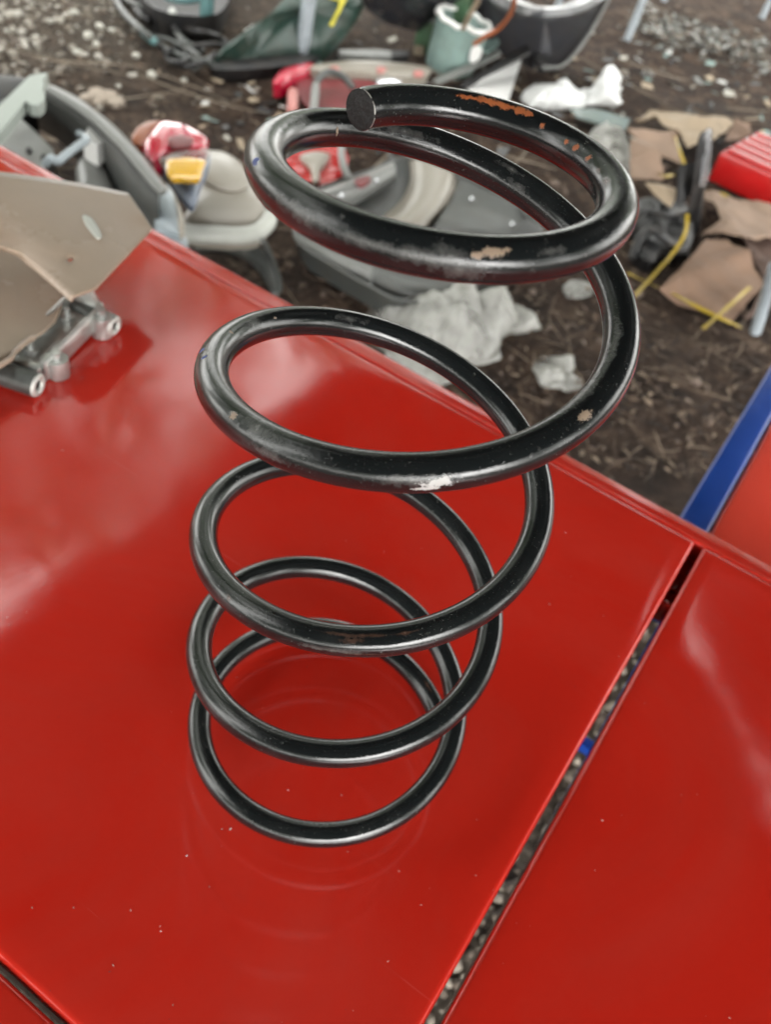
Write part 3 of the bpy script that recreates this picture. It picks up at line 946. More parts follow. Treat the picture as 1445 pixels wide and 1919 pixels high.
def make_spring():
    t = thing('coil_spring', 'black enamelled coil spring standing upright on the red table', 'spring')
    n, sides = 2300, 40
    c = spring_line(n)
    verts = np.zeros((n, sides, 3))
    for i in range(n):
        tan = (c[min(i + 1, n - 1)] - c[max(i - 1, 0)]).normalized()
        o = Vector((c[i].x, c[i].y, 0)).normalized()
        a = (o - tan * o.dot(tan)).normalized()
        u = a.cross(tan)
        if u.z < 0: u = -u
        for k in range(sides):
            q = 2 * math.pi * k / sides
            verts[i, k] = c[i] + (a * math.cos(q) + u * math.sin(q)) * WIRE * (1 + 0.05 * max(0.0, min(1.0, (i / n - 0.55) / 0.2)))
    V = verts.reshape(-1, 3)
    faces = []
    for i in range(n - 1):
        for k in range(sides):
            k2 = (k + 1) % sides
            faces.append((i * sides + k, i * sides + k2, (i + 1) * sides + k2, (i + 1) * sides + k))
    m = mesh_of('coil', V.tolist(), faces)
    bm = bmesh.new(); bm.from_mesh(m); bmesh.ops.recalc_face_normals(bm, faces=bm.faces); bm.to_mesh(m); bm.free()
    tree = BVHTree.FromPolygons([Vector(v) for v in V.tolist()], faces)
    seglen = sum((c[i + 1] - c[i]).length for i in range(n - 1)) / (n - 1)
    marks = {
        'mark_orange': [(880, 183, 11, 1.3), (915, 191, 11, 2.2), (945, 200, 9, 2.0), (972, 212, 7, 2.4), (990, 216, 4, 2), (1016, 239, 2.6, 1.6), (1060, 270, 2.6, 1.4), (1078, 283, 3.4, 1.6), (1100, 301, 2.6, 1.8)],
        'mark_tan': [(918, 470, 6.5, 2.0), (890, 478, 2.5, 1.6), (632, 250, 1.1, 2.6), (1090, 776, 4.2, 2.6), (437, 776, 2.4, 1.9), (436, 622, 1.4, 1.4), (950, 468, 2, 1), (518, 596, 1.4, 1)],
        'mark_white': [(815, 903, 7, 1.8), (795, 914, 6, 1.0), (832, 898, 2.5, 2.2)],
        'mark_blue': [(381, 655, 2.0, 2.4), (384, 668, 1.6, 2), (478, 300, 3, 1.6)],
        'mark_rust': [(640, 1188, 14, 1.6), (700, 1190, 16, 1.4), (755, 1182, 10, 1.3), (655, 1195, 8, 2.5), (1135, 345, 10, 2), (1143, 372, 8, 1.8), (800, 1285, 9, 2.0), (1120, 320, 8, 2), (690, 1224, 24, 0.8), (430, 1118, 4, 2)],
        'mark_dust': [(860, 500, 16, 5), (840, 480, 10, 6), (780, 478, 22, 4), (1030, 470, 10, 2), (690, 450, 20, 3), (480, 610, 10, 4), (660, 600, 16, 3), (480, 800, 14, 5), (1090, 740, 20, 4), (760, 250, 24, 3), (970, 350, 10, 2.5), (960, 320, 12, 2), (1150, 640, 24, 3), (560, 395, 20, 4), (560, 235, 14, 4), (770, 900, 20, 4), (500, 850, 16, 3), (620, 1215, 26, 2), (600, 1540, 20, 3)],
    }
    ii = np.arange(n)[:, None]; kk = np.arange(sides)[None, :]
    for name, lst in marks.items():
        fld = np.full((n, sides), -1.0)
        for (px, py, L, w) in lst:
            hit = tree.ray_cast(EYE, ray(px, py))
            if hit[0] is None:
                hit = tree.find_nearest(P(px, py, 0.2))
            i0, k0 = divmod(faces[hit[2]][0], sides)
            ds = (ii - i0) * seglen * 1000
            dk = (kk - k0 + sides / 2) % sides - sides / 2
            dv = dk * (2 * math.pi / sides) * WIRE * 1000
            fld = np.maximum(fld, 1 - np.sqrt((ds / L) ** 2 + (dv / w) ** 2))
        at = m.attributes.new(name, 'FLOAT', 'POINT')
        at.data.foreach_set('value', np.clip(fld, -1, 1).astype(np.float32).ravel())
    link('coil', m, t, spring_material())
    # sawn ends: slightly proud rough discs
    endm = material('rough_sawn_steel', (0.012, 0.012, 0.012), 0.75, var=0.5, scale=300, bump=0.5, bscale=500)
    rimm = material('bare_steel_rim', (0.45, 0.43, 0.40), 0.4, metal=0.4, var=0.4, scale=400)
    for i, j in ((0, 6), (n - 1, n - 7)):
        axis = (c[i] - c[j]).normalized()
        a = Vector((0, 0, 1)); a = (a - axis * a.dot(axis)).normalized(); b = axis.cross(a)
        vs, fs = [], []
        for r, h in ((WIRE * 1.0, 0.0), (WIRE * 0.985, 0.0002), (WIRE * 0.93, 0.0005), (WIRE * 0.6, 0.00055), (0.0, 0.0006)):
            for k in range(40):
                q = 2 * math.pi * k / 40
                wob = 0.00025 * noise.noise(Vector((r * 900 * math.cos(q), r * 900 * math.sin(q), i))) if r < WIRE * 0.95 else 0
                vs.append(c[i] + (a * math.cos(q) + b * math.sin(q)) * r + axis * (h + wob))
        for s in range(4):
            for k in range(40):
                k2 = (k + 1) % 40
                fs.append((s * 40 + k, s * 40 + k2, s * 40 + 40 + k2, s * 40 + 40 + k))
        me = mesh_of('cut_end', vs, fs)
        ob = link('cut_end', me, t, endm)
        me.materials.append(rimm)
        for p in me.polygons:
            if p.index < 40 and (p.index * 7) % 5 != 0:
                p.material_index = 1
    settle(t, (0, 0, 0))
make_spring()

# ------------------------------------------------------------------ on the table, left
def make_trim_panel():
    t = thing('trim_panel', 'bent taupe plastic trim panel lying on the left of the red table', 'trim panel')
    rows = [
        [P(-220, 295, .088), P(0, 322, .082), P(140, 342, .076), P(240, 362, .072)],
        [P(-220, 350, .084), P(0, 368, .078), P(150, 385, .072), P(268, 402, .068)],
        [P(-220, 392, .080), P(0, 405, .074), P(150, 425, .069), P(285, 428, .064)],
        [P(-220, 405, .076), P(0, 430, .070), P(110, 470, .066), P(232, 484, .062)],
        [P(-220, 415, .072), P(0, 450, .066), P(80, 488, .063), P(178, 540, .060)],
        [P(-220, 420, .070), P(0, 463, .064), P(62, 492, .061), P(136, 556, .058)],
        [P(-220, 424, .064), P(0, 470, .058), P(58, 502, .056), P(131, 565, .054)],
        [P(-220, 455, .036), P(0, 508, .034), P(48, 550, .034), P(96, 604, .034)],
        [P(-220, 462, .032), P(0, 516, .031), P(44, 556, .031), P(91, 614, .031)],
        [P(-220, 620, .030), P(0, 600, .030), P(40, 604, .030), P(76, 625, .030)],
        [P(-220, 800, .029), P(0, 686, .029), P(30, 659, .029), P(60, 633, .029)],
    ]
    def between(rr):
        out = []
        for i in range(len(rr) - 1):
            for q in range(4):
                out.append([Vector(a) + (Vector(b) - Vector(a)) * (q / 4) for a, b in zip(rr[i], rr[i + 1])])
        return out + [rr[-1]]
    loft('sheet', between(rows[:7]), 0.0028, M['trim'], t, 40, hole=lambda i, k: i in (13,) and k in (29,))
    # stepped-down part of the panel, its upper border tucked under the overhang
    low = [[P(-220, 395, .024), P(0, 440, .024), P(56, 476, .024), P(128, 546, .024)],
           [P(-220, 470, .024), P(0, 516, .024), P(44, 552, .024), P(104, 600, .024)],
           [P(-220, 620, .026), P(0, 600, .026), P(40, 604, .026), P(82, 620, .026)],
           [P(-220, 800, .027), P(0, 686, .027), P(30, 659, .027), P(60, 633, .027)]]
    loft('lower_sheet', between(low), 0.0028, M['trim'], t, 40)
    tube('fold_bead', [p + Vector((0, 0, 0.0012)) for p in low[3]], 0.0016, M['trim'], t, 20, 8)
    c = P(172, 418, .0735)
    shell('clip_tab', [P(155, 404, .0715), P(172, 410, .0715), P(190, 440, .0685), P(182, 446, .0685), P(160, 420, .071)], 0.0012, 0.002, M['offwhite'], t, 24, 4)
    settle(t, P(60, 640, 0.0))
make_trim_panel()

def make_alu_bracket():
    t = thing('alloy_bracket', 'cast aluminium bracket with two hollow pins lying on the red table', 'bracket')
    a, b = P(48, 688, .012), P(166, 572, .016)
    d = (b - a).normalized(); s = Vector((0, 0, 1)).cross(d).normalized(); u = d.cross(s) * -1
    if u.z < 0: u = -u
    L = (b - a).length
    ax = (d, s, u)
    box('channel_floor', (0.004, -0.0125, -0.004), (L - 0.004, 0.0125, 0.0), M['alu'], t, 0.001, ax, a)
    box('side_wall', (0.002, -0.0165, -0.011), (L, -0.0122, 0.008), M['alu'], t, 0.0018, ax, a)
    box('side_wall', (0.002, 0.0122, -0.011), (L, 0.0168, 0.010), M['alu'], t, 0.0018, ax, a)
    box('end_rib', (-0.003, -0.013, -0.010), (0.006, 0.013, 0.004), M['alu'], t, 0.0015, ax, a)
    box('end_rib', (L - 0.006, -0.013, -0.010), (L + 0.003, 0.013, 0.006), M['alu'], t, 0.0015, ax, a)
    for (x, y, r) in ((0.016, -0.0185, 0.0095), (L * 0.86, -0.0205, 0.0095), (L + 0.002, 0.006, 0.009), (0.018, 0.006, 0.006), (L * 0.72, 0.004, 0.006)):
        o = a + d * x + s * y
        tube('boss', [o - Vector((0, 0, o.z - 0.001)), o + Vector((0, 0, 0.003)), o + Vector((0, 0, 0.0045))], r, M['alu'], t, 6, 20, hollow=r * 0.42)
    # two hollow pins with bright sawn ends
    for e0, e1, r in ((P(118, 566, .0125), P(213, 611, .0105), 0.0094), (P(-60, 678, .0120), P(69, 722, .0105), 0.0102)):
        pin = tube('pin', [e0, (e0 + e1) / 2, e1], r, M['pinpaint'], t, 12, 24, hollow=r * 0.45)
        dd = (e1 - e0).normalized()
        pa = (Vector((0, 0, 1)) - dd * dd.z).normalized(); pb = dd.cross(pa)
        tube('pin_end', [e1 + (pa * math.cos(q) + pb * math.sin(q)) * r * 0.71 for q in [math.tau * i / 32 for i in range(33)]], r * 0.27, M['aluraw'], pin, straight=True, sides=8)
    p0, p1 = P(161, 546, .040), P(177, 574, .012)
    ribbon('strut', [p0, (p0 + p1) / 2, p1], 0.010, 0.006, M['aluraw'], t, 8)
    settle(t, (a + b) / 2 * Vector((1, 1, 0)).length * 0 + Vector(((a.x + b.x) / 2, (a.y + b.y) / 2, 0)))
make_alu_bracket()

def dust_specks():
    items = []
    for px, py in ((416, 1553), (350, 1603), (393, 1661), (138, 1700), (324, 1882), (117, 844), (300, 1735), (748, 1632), (892, 1640), (1115, 1630), (1030, 1132), (640, 1490), (540, 1480), (432, 1553), (60, 1700), (212, 1808), (1070, 1080), (1060, 998), (1160, 1230)):
        p = P(px, py, 0.0006)
        r = rng.uniform(0.0003, 0.0006)
        a = rng.uniform(0, 6)
        d = Vector((math.cos(a), math.sin(a), 0)) * r * rng.uniform(1, 2); s = Vector((-math.sin(a), math.cos(a), 0)) * r * .7
        up = Vector((0, 0, r))
        items.append(([p - d, p + s, p + d, p - s, p + up], [(0, 1, 4), (1, 2, 4), (2, 3, 4), (3, 0, 4)], rng.choice([(0.4, 0.36, 0.33), (0.3, 0.2, 0.16), (0.5, 0.5, 0.5)])))
    for i in range(70):
        p = P(rng.uniform(0, 1445), rng.uniform(1000, 1919), 0.0004)
        r = rng.uniform(0.00012, 0.0003)
        a = rng.uniform(0, 6)
        d = Vector((math.cos(a), math.sin(a), 0)) * r * rng.uniform(1, 3); s = Vector((-math.sin(a), math.cos(a), 0)) * r
        items.append(([p - d, p + s, p + d, p - s, p + Vector((0, 0, r))], [(0, 1, 4), (1, 2, 4), (2, 3, 4), (3, 0, 4)], rng.choice([(0.45, 0.3, 0.25), (0.03, 0.02, 0.02), (0.6, 0.5, 0.45)])))
    pieces('dust_specks', items, M['stone'], 'tiny pale dust specks and crumbs on the red table top', 'dust')
dust_specks()

# ------------------------------------------------------------------ scrap pile behind the table, left
def solid(name, px_h, bulge, depth, mat, label, cat, **k):
    o = shell(name, [W(*p) for p in px_h], bulge, depth, mat, **k)
    return tag(o, label, cat)

def make_left_pile():
    # wheel arch trim
    t = thing('wheel_arch_trim', 'grey curved wheel arch trim standing behind the red table', 'car trim')
    outer = [(70, 152), (104, 163), (150, 186), (184, 211), (216, 238), (246, 268), (274, 300), (300, 334), (316, 356)]
    inner = [(62, 160), (92, 176), (134, 202), (166, 226), (197, 254), (226, 284), (254, 317), (280, 348), (298, 366)]
    wall = [(52, 185), (86, 204), (116, 222), (146, 250), (172, 296), (200, 340), (230, 384), (266, 424), (300, 450)]
    rim = [[W(x, y, .40) for x, y in outer], [W(x, y, .42) for x, y in [((a + c) / 2, (b + d) / 2) for (a, b), (c, d) in zip(outer, inner)]], [W(x, y, .41) for x, y in inner]]
    loft('rim', rim, 0.006, M['lightgrey'], t, 40)
    loft('inner_wall', [[W(x, y, .40) for x, y in inner], [W((a + c) / 2, (b + d) / 2, .34) for (a, b), (c, d) in zip(inner, wall)], [W(x, y, .28) for x, y in wall], [W(x - 6, y + 40, .05) for x, y in wall]], 0.004, M['darkgrey'], t, 40)
    settle(t, W(150, 300))
    # pale bracket with lobed end
    t = thing('plastic_bracket', 'pale grey-green plastic bracket with lobed end at the left edge', 'car part')
    pts = [(-70, 285), (0, 223), (58, 164), (76, 160), (91, 159), (88, 168), (82, 172), (85, 181), (82, 190), (86, 200), (84, 212), (74, 220), (62, 219), (50, 212), (12, 262), (-20, 300), (-70, 330)]
    slab('arm', [W(x, y, .47) for x, y in pts], 0.022, M['palegreen'], t)
    loft('web', [[W(-70, 240, .44), W(0, 190, .44), W(48, 178, .44)], [W(-70, 300, .40), W(0, 232, .40), W(56, 186, .40)]], 0.004, M['grey'], t, 12)
    box('foot', (-0.03, -0.03, -0.46), (0.03, 0.03, 0.0), M['palegreen'], t, 0.008, (Vector((1, 0, 0)), Vector((0, 1, 0)), Vector((0, 0, 1))), W(-30, 280, .465))
    settle(t, W(-30, 280))
    # drilled grey plate
    t = thing('drilled_plate', 'grey plate with two bolt holes made as dark discs beside the pale lobed bracket', 'car part')
    plate = slab('plate', [W(x, y, .36) for x, y in ((-30, 300), (10, 262), (41, 230), (60, 246), (101, 287), (96, 302), (84, 325), (0, 330))], 0.006, M['lightgrey'], t)
    for x, y in ((54, 281), (82, 294)):
        shell('hole_disc', [W(x + 6 * math.cos(q), y + 5 * math.sin(q), .371) for q in (0, 1, 2, 3, 4, 5)], 0.003, 0.008, M['black'], plate, 16, 3)  # dark discs put in place of the open bolt holes
    loft('bent_flange', [[W(41, 230, .36), W(70, 257, .36), W(101, 287, .36)], [W(44, 250, .22), W(74, 278, .22), W(104, 306, .22)], [W(46, 290, .0), W(76, 315, .0), W(106, 340, .0)]], 0.004, M['grey'], t, 12)
    settle(t, W(60, 320))
    # bent wire with white connector
    o = tube('bent_rod', [W(84, 308, .40), W(90, 303, .41), W(97, 297, .42), (W(108, 303, .42)), W(124, 291, .42), W(148, 273, .42), W(162, 263, .42), W(158, 257, .41), W(148, 251, .38)], 0.0075, M['paleblue'], None, 60, 10)
    tag(o, 'pale blue bent rod hooked inside the grey wheel arch trim', 'rod')
    t = thing('connector_block', 'white plastic connector block inside the grey wheel arch trim', 'connector')
    slab('block', [W(x, y, .33) for x, y in ((158, 297), (169, 275), (178, 268), (188, 271), (200, 290), (194, 306), (184, 313))], 0.045, M['white'], t)
    shell('sleeve', [W(x, y, .30) for x, y in ((142, 330), (150, 305), (180, 305), (205, 335), (212, 380), (160, 390))], 0.03, 0.28, M['lightgrey'], t, 30, 6)
    settle(t, W(180, 340))
    # tail lamp
    t = thing('tail_lamp', 'broken car tail lamp with crimson and amber lenses in the scrap pile', 'tail lamp')
    shell('housing', [W(x, y, .27) for x, y in ((296, 303), (330, 296), (390, 290), (392, 312), (380, 340), (363, 386), (340, 366), (318, 338))], 0.015, 0.02, M['slate'], t, 40, 6)
    lens = shell('red_lens', [W(x, y, .30) for x, y in ((268, 276), (284, 250), (300, 233), (324, 234), (350, 240), (388, 262), (390, 272), (382, 288), (340, 290), (318, 290), (292, 304), (284, 300))], 0.02, 0.04, M['lampred'], t, 40, 8, power=2.5)
    shell('reflex_block', [W(x, y, .318) for x, y in ((312, 262), (336, 254), (362, 262), (352, 276), (322, 276))], 0.004, 0.012, M['maroon'], lens, 24, 4, power=4)
    shell('amber_lens', [W(x, y, .31) for x, y in ((313, 302), (330, 298), (353, 296), (384, 302), (380, 318), (373, 336), (340, 335), (316, 333))], 0.004, 0.012, M['lamporange'], t, 40, 6, power=5)
    shell('side_cover', [W(x, y, .29) for x, y in ((247, 262), (256, 242), (275, 230), (300, 228), (287, 246), (268, 272))], 0.006, 0.06, M['rustorange'], t, 30, 6)
    shell('clear_band', [W(x, y, .305) for x, y in ((300, 300), (330, 286), (362, 278), (388, 278), (392, 290), (350, 296), (318, 300))], 0.006, 0.02, M['bagclear'], t, 30, 5)
    settle(t, W(340, 320))
    # tan lamp shell
    t = thing('lamp_shell', 'cream moulded lamp shell with round cap behind the red table', 'car part')
    body = shell('body', [W(x, y, .10) for x, y in ((372, 330), (384, 296), (419, 297), (452, 318), (470, 350), (498, 402), (505, 416), (498, 438), (474, 452), (400, 452), (346, 443), (338, 426), (352, 395))], 0.05, 0.03, M['tan'], t, 60, 10, power=2.6)
    shell('round_cap', [W(418 + 50 * math.cos(q) * .93 - 24 * math.sin(q) * .5, 326 + 26 * math.sin(q) + 50 * math.cos(q) * .5 * .8, .155) for q in [i * .7 for i in range(9)]], 0.010, 0.03, M['tan'], t, 40, 6, power=2)
    tube('rolled_rim', [W(340, 436, .118), W(370, 440, .120), W(410, 441, .122), (W(450, 442, .122)), W(482, 436, .120), W(502, 418, .118), W(503, 408, .116)], 0.021, M['offwhite'], t, 40, 12)
    o = shell('screw_recess', [W(434 + 5 * math.cos(q), 388 + 3.5 * math.sin(q), .142) for q in (0, 1, 2, 3, 4, 5)], 0.002, 0.02, M['darkgrey'], body, 12, 3)
    settle(t, W(420, 450))
    # pale lever
    t = thing('plastic_lever', 'pale blue-white plastic lever at the far edge of the red table', 'car part')
    shell('blade', [W(x, y, .33) for x, y in ((271, 356), (284, 346), (304, 346), (324, 362), (336, 392), (345, 420), (342, 438), (318, 432), (293, 416), (275, 380))], 0.02, 0.03, M['paleblue'], t, 40, 7)
    shell('blade_edge', [W(x, y, .338) for x, y in ((325, 366), (331, 376), (346, 418), (342, 434), (334, 428), (330, 400))], 0.012, 0.02, M['cream'], t, 24, 4)
    shell('stem', [W(x, y, .31) for x, y in ((292, 415), (342, 440), (352, 460), (330, 470), (300, 445))], 0.01, 0.30, M['paleblue'], t, 24, 4)
    settle(t, W(320, 430))
    # dark looped bracket below the lamp shell
    t = thing('looped_bracket', 'dark grey looped plastic bracket below the cream lamp shell', 'car part')
    loft('arched_panel', [[W(360, 462, .06), W(415, 456, .07), W(470, 458, .07), W(500, 480, .06), W(526, 540, .03)],
                          [W(366, 476, .02), W(418, 474, .03), W(458, 486, .03), W(486, 512, .02), W(508, 552, .01)]], 0.006, M['darkgrey'], t, 30)
    tube('loop', [W(492, 452, .20), W(506, 480, .14), W(520, 520, .06), W(522, 545, .02), W(508, 552, .01)], 0.008, M['darkgrey'], t, 24, 8)
    settle(t, W(450, 520))
    # dark sheet at the far left
    solid('black_sheet', [(-60, 135, .3), (0, 143, .3), (40, 147, .3), (66, 154, .3), (44, 172, .3), (0, 188, .3), (-60, 200, .3)], 0.01, 0.28, M['black'],
          'black plastic sheet at the left edge behind the pale lobed bracket', 'plastic sheet')
make_left_pile()

# ------------------------------------------------------------------ scrap seen through the top coil
def make_headlamp():
    t = thing('headlamp_housing', 'grey car headlamp housing lying open on the soil behind the spring', 'headlamp')
    rim = [(590, 362), (640, 338), (700, 318), (748, 298), (810, 306), (880, 336), (950, 378), (1005, 418), (1012, 450), (960, 500), (900, 528), (856, 540), (838, 560), (800, 568), (740, 560), (690, 536), (620, 496), (560, 456), (556, 420)]
    pts = [W(x, y, .075) for x, y in rim]
    shell('tub', pts, 0.0, 0.07, M['darkgrey'], t, 90, 14, dish=0.05)
    ring = spline(pts, 90, True)
    tube('rim', ring + [ring[0]], 0.005, M['grey'], t, straight=True, sides=8)
    loft('reflector', [[W(766, 296, .07), W(768, 340, .07), W(748, 380, .06), W(706, 414, .05)],
                       [W(800, 304, .09), W(798, 350, .09), W(776, 392, .08), W(738, 424, .06)],
                       [W(836, 318, .085), W(830, 356, .085), W(808, 396, .08), W(776, 432, .06)],
                       [W(862, 330, .06), W(848, 366, .06), W(826, 402, .05), W(800, 434, .04)]], 0.004, M['tan'], t, 24)
    loft('side_plate', [[W(596, 360, .085), W(662, 334, .09), W(738, 304, .09)], [W(610, 370, .10), W(676, 346, .105), W(742, 316, .10)], [W(628, 378, .07), W(690, 360, .07), W(742, 330, .07)], [W(650, 392, .05), W(700, 366, .05), W(744, 338, .05)]], 0.004, M['lightgrey'], t, 20)
    shell('slot', [W(x, y, .108) for x, y in ((664, 338), (690, 330), (694, 340), (676, 350))], 0.0, 0.008, M['maroon'], t, 16, 3)
    loft('wing_panel', [[W(860, 334, .07), W(900, 352, .08), W(950, 378, .08), W(1000, 414, .07)], [W(846, 372, .05), W(890, 384, .055), W(940, 404, .06), W(996, 436, .055)], [W(826, 404, .07), W(874, 420, .085), W(930, 436, .085), W(990, 452, .07)], [W(806, 436, .05), W(860, 450, .06), W(920, 464, .06), W(980, 474, .05)]], 0.004, M['grey'], t, 24)
    shell('black_corner', [W(x, y, .09) for x, y in ((984, 412), (1014, 432), (1004, 452), (956, 450))], 0.004, 0.03, M['black'], t, 24, 4)
    loft('front_panel', [[W(548, 436, .075), W(620, 470, .085), W(700, 500, .085)], [W(552, 450, .065), W(622, 492, .075), W(694, 524, .075)], [W(562, 462, .03), W(630, 506, .03), W(688, 540, .03)]], 0.004, M['lightgrey'], t, 20)
    loft('front_panel', [[W(704, 502, .085), W(780, 526, .09), W(862, 534, .085)], [W(698, 528, .075), W(770, 552, .08), W(852, 550, .075)], [W(694, 544, .03), W(762, 574, .03), W(836, 566, .03)]], 0.004, M['grey'], t, 20)
    for x, y in ((640, 366), (706, 338), (884, 372), (960, 420)):
        shell('screw', [W(x + 4 * math.cos(q), y + 3 * math.sin(q), .105 if x < 800 else .075) for q in (0, 1, 2, 3, 4, 5)], 0.003, 0.01, M['chrome'], t, 12, 3)
    settle(t, W(780, 480))
make_headlamp()

def make_centre_scrap():
    t = thing('red_plastic_tray', 'broken red plastic tray seen through the left of the top coil', 'plastic tray')
    slab('tray', [W(x, y, .05) for x, y in ((520, 262), (560, 255), (640, 262), (654, 300), (648, 332), (604, 356), (560, 345), (530, 310))], 0.01, M['redbox'], t, 0.02, freq=14)
    shell('cream_scrap', [W(x, y, .075) for x, y in ((562, 294), (590, 284), (618, 290), (610, 306), (600, 318), (598, 338), (586, 338), (582, 314))], 0.012, 0.02, M['tan'], t, 30, 5)
    settle(t, W(590, 310))
    o = tube('white_hose', [W(642, 262, .10), W(640, 285, .11), W(643, 308, .11), W(652, 332, .09), W(668, 345, .06)], 0.011, M['lightgrey'], None, 24, 10)
    tag(o, 'pale grey curved hose inside the top coil', 'hose')
    # broken lamp cluster above the left of the top coil
    t = thing('lamp_cluster', 'long broken lamp strip with red end lens lying behind the top coil', 'lamp strip')
    shell('red_lens', [W(x, y, .06) for x, y in ((512, 156), (520, 140), (540, 130), (586, 121), (596, 130), (560, 144), (534, 156))], 0.02, 0.05, M['lampred'], t, 36, 6)
    shell('cream_strip', [W(x, y, .07) for x, y in ((570, 128), (600, 120), (664, 115), (740, 119), (796, 126), (806, 138), (760, 146), (690, 138), (620, 136))], 0.012, 0.05, M['tan'], t, 60, 5)
    for x, y in ((627, 129), (715, 130), (785, 137)):
        shell('pink_dot', [W(x + 10 * math.cos(q), y + 5 * math.sin(q), .081) for q in (0, 1, 2, 3, 4, 5)], 0.004, 0.01, M['pink'], t, 14, 3)
    shell('maroon_backing', [W(x, y, .04) for x, y in ((560, 150), (620, 140), (720, 142), (730, 158), (660, 200), (600, 210), (566, 190))], 0.01, 0.035, M['maroon'], t, 40, 5)
    settle(t, W(660, 150))
    t = thing('pale_bar', 'pale grey bar with black end lying above the lamp strip', 'bar')
    slab('bar', [W(x, y, .02) for x, y in ((634, 104), (700, 103), (732, 106), (732, 118), (690, 117), (638, 112))], 0.02, M['lightgrey'], t)
    slab('black_end', [W(x, y, .02) for x, y in ((733, 106), (764, 106), (764, 117), (733, 118))], 0.022, M['black'], t)
    settle(t, W(700, 112))
    o = tube('dark_hose', [W(590, 205, .06), W(588, 175, .08), (W(596, 150, .10)), W(618, 136, .11), W(644, 146, .10), W(662, 166, .08)], 0.012, M['darkgrey'], None, 30, 10)
    tag(o, 'dark hose arched behind the cut end of the spring', 'hose')
    solid('pink_scrap', [(540, 172, .05), (556, 170, .05), (560, 192, .05), (556, 212, .05), (542, 208, .05)], 0.02, 0.05, M['pink'], 'faded pink plastic scrap left of the arched dark hose', 'plastic scrap')
    o = tube('short_pipe', [W(592, 160, .09), W(590, 185, .08), W(586, 214, .06)], 0.014, M['lightgrey'], None, 12, 12, hollow=0.010)
    tag(o, 'short pale pipe standing beside the pink plastic scrap', 'pipe')
    solid('chrome_ring', [(702, 152, .05), (718, 143, .05), (740, 143, .05), (756, 153, .05), (740, 160, .05), (714, 160, .05)], 0.015, 0.04, M['chrome'], 'round bright metal cap just behind the top coil', 'metal cap')
make_centre_scrap()

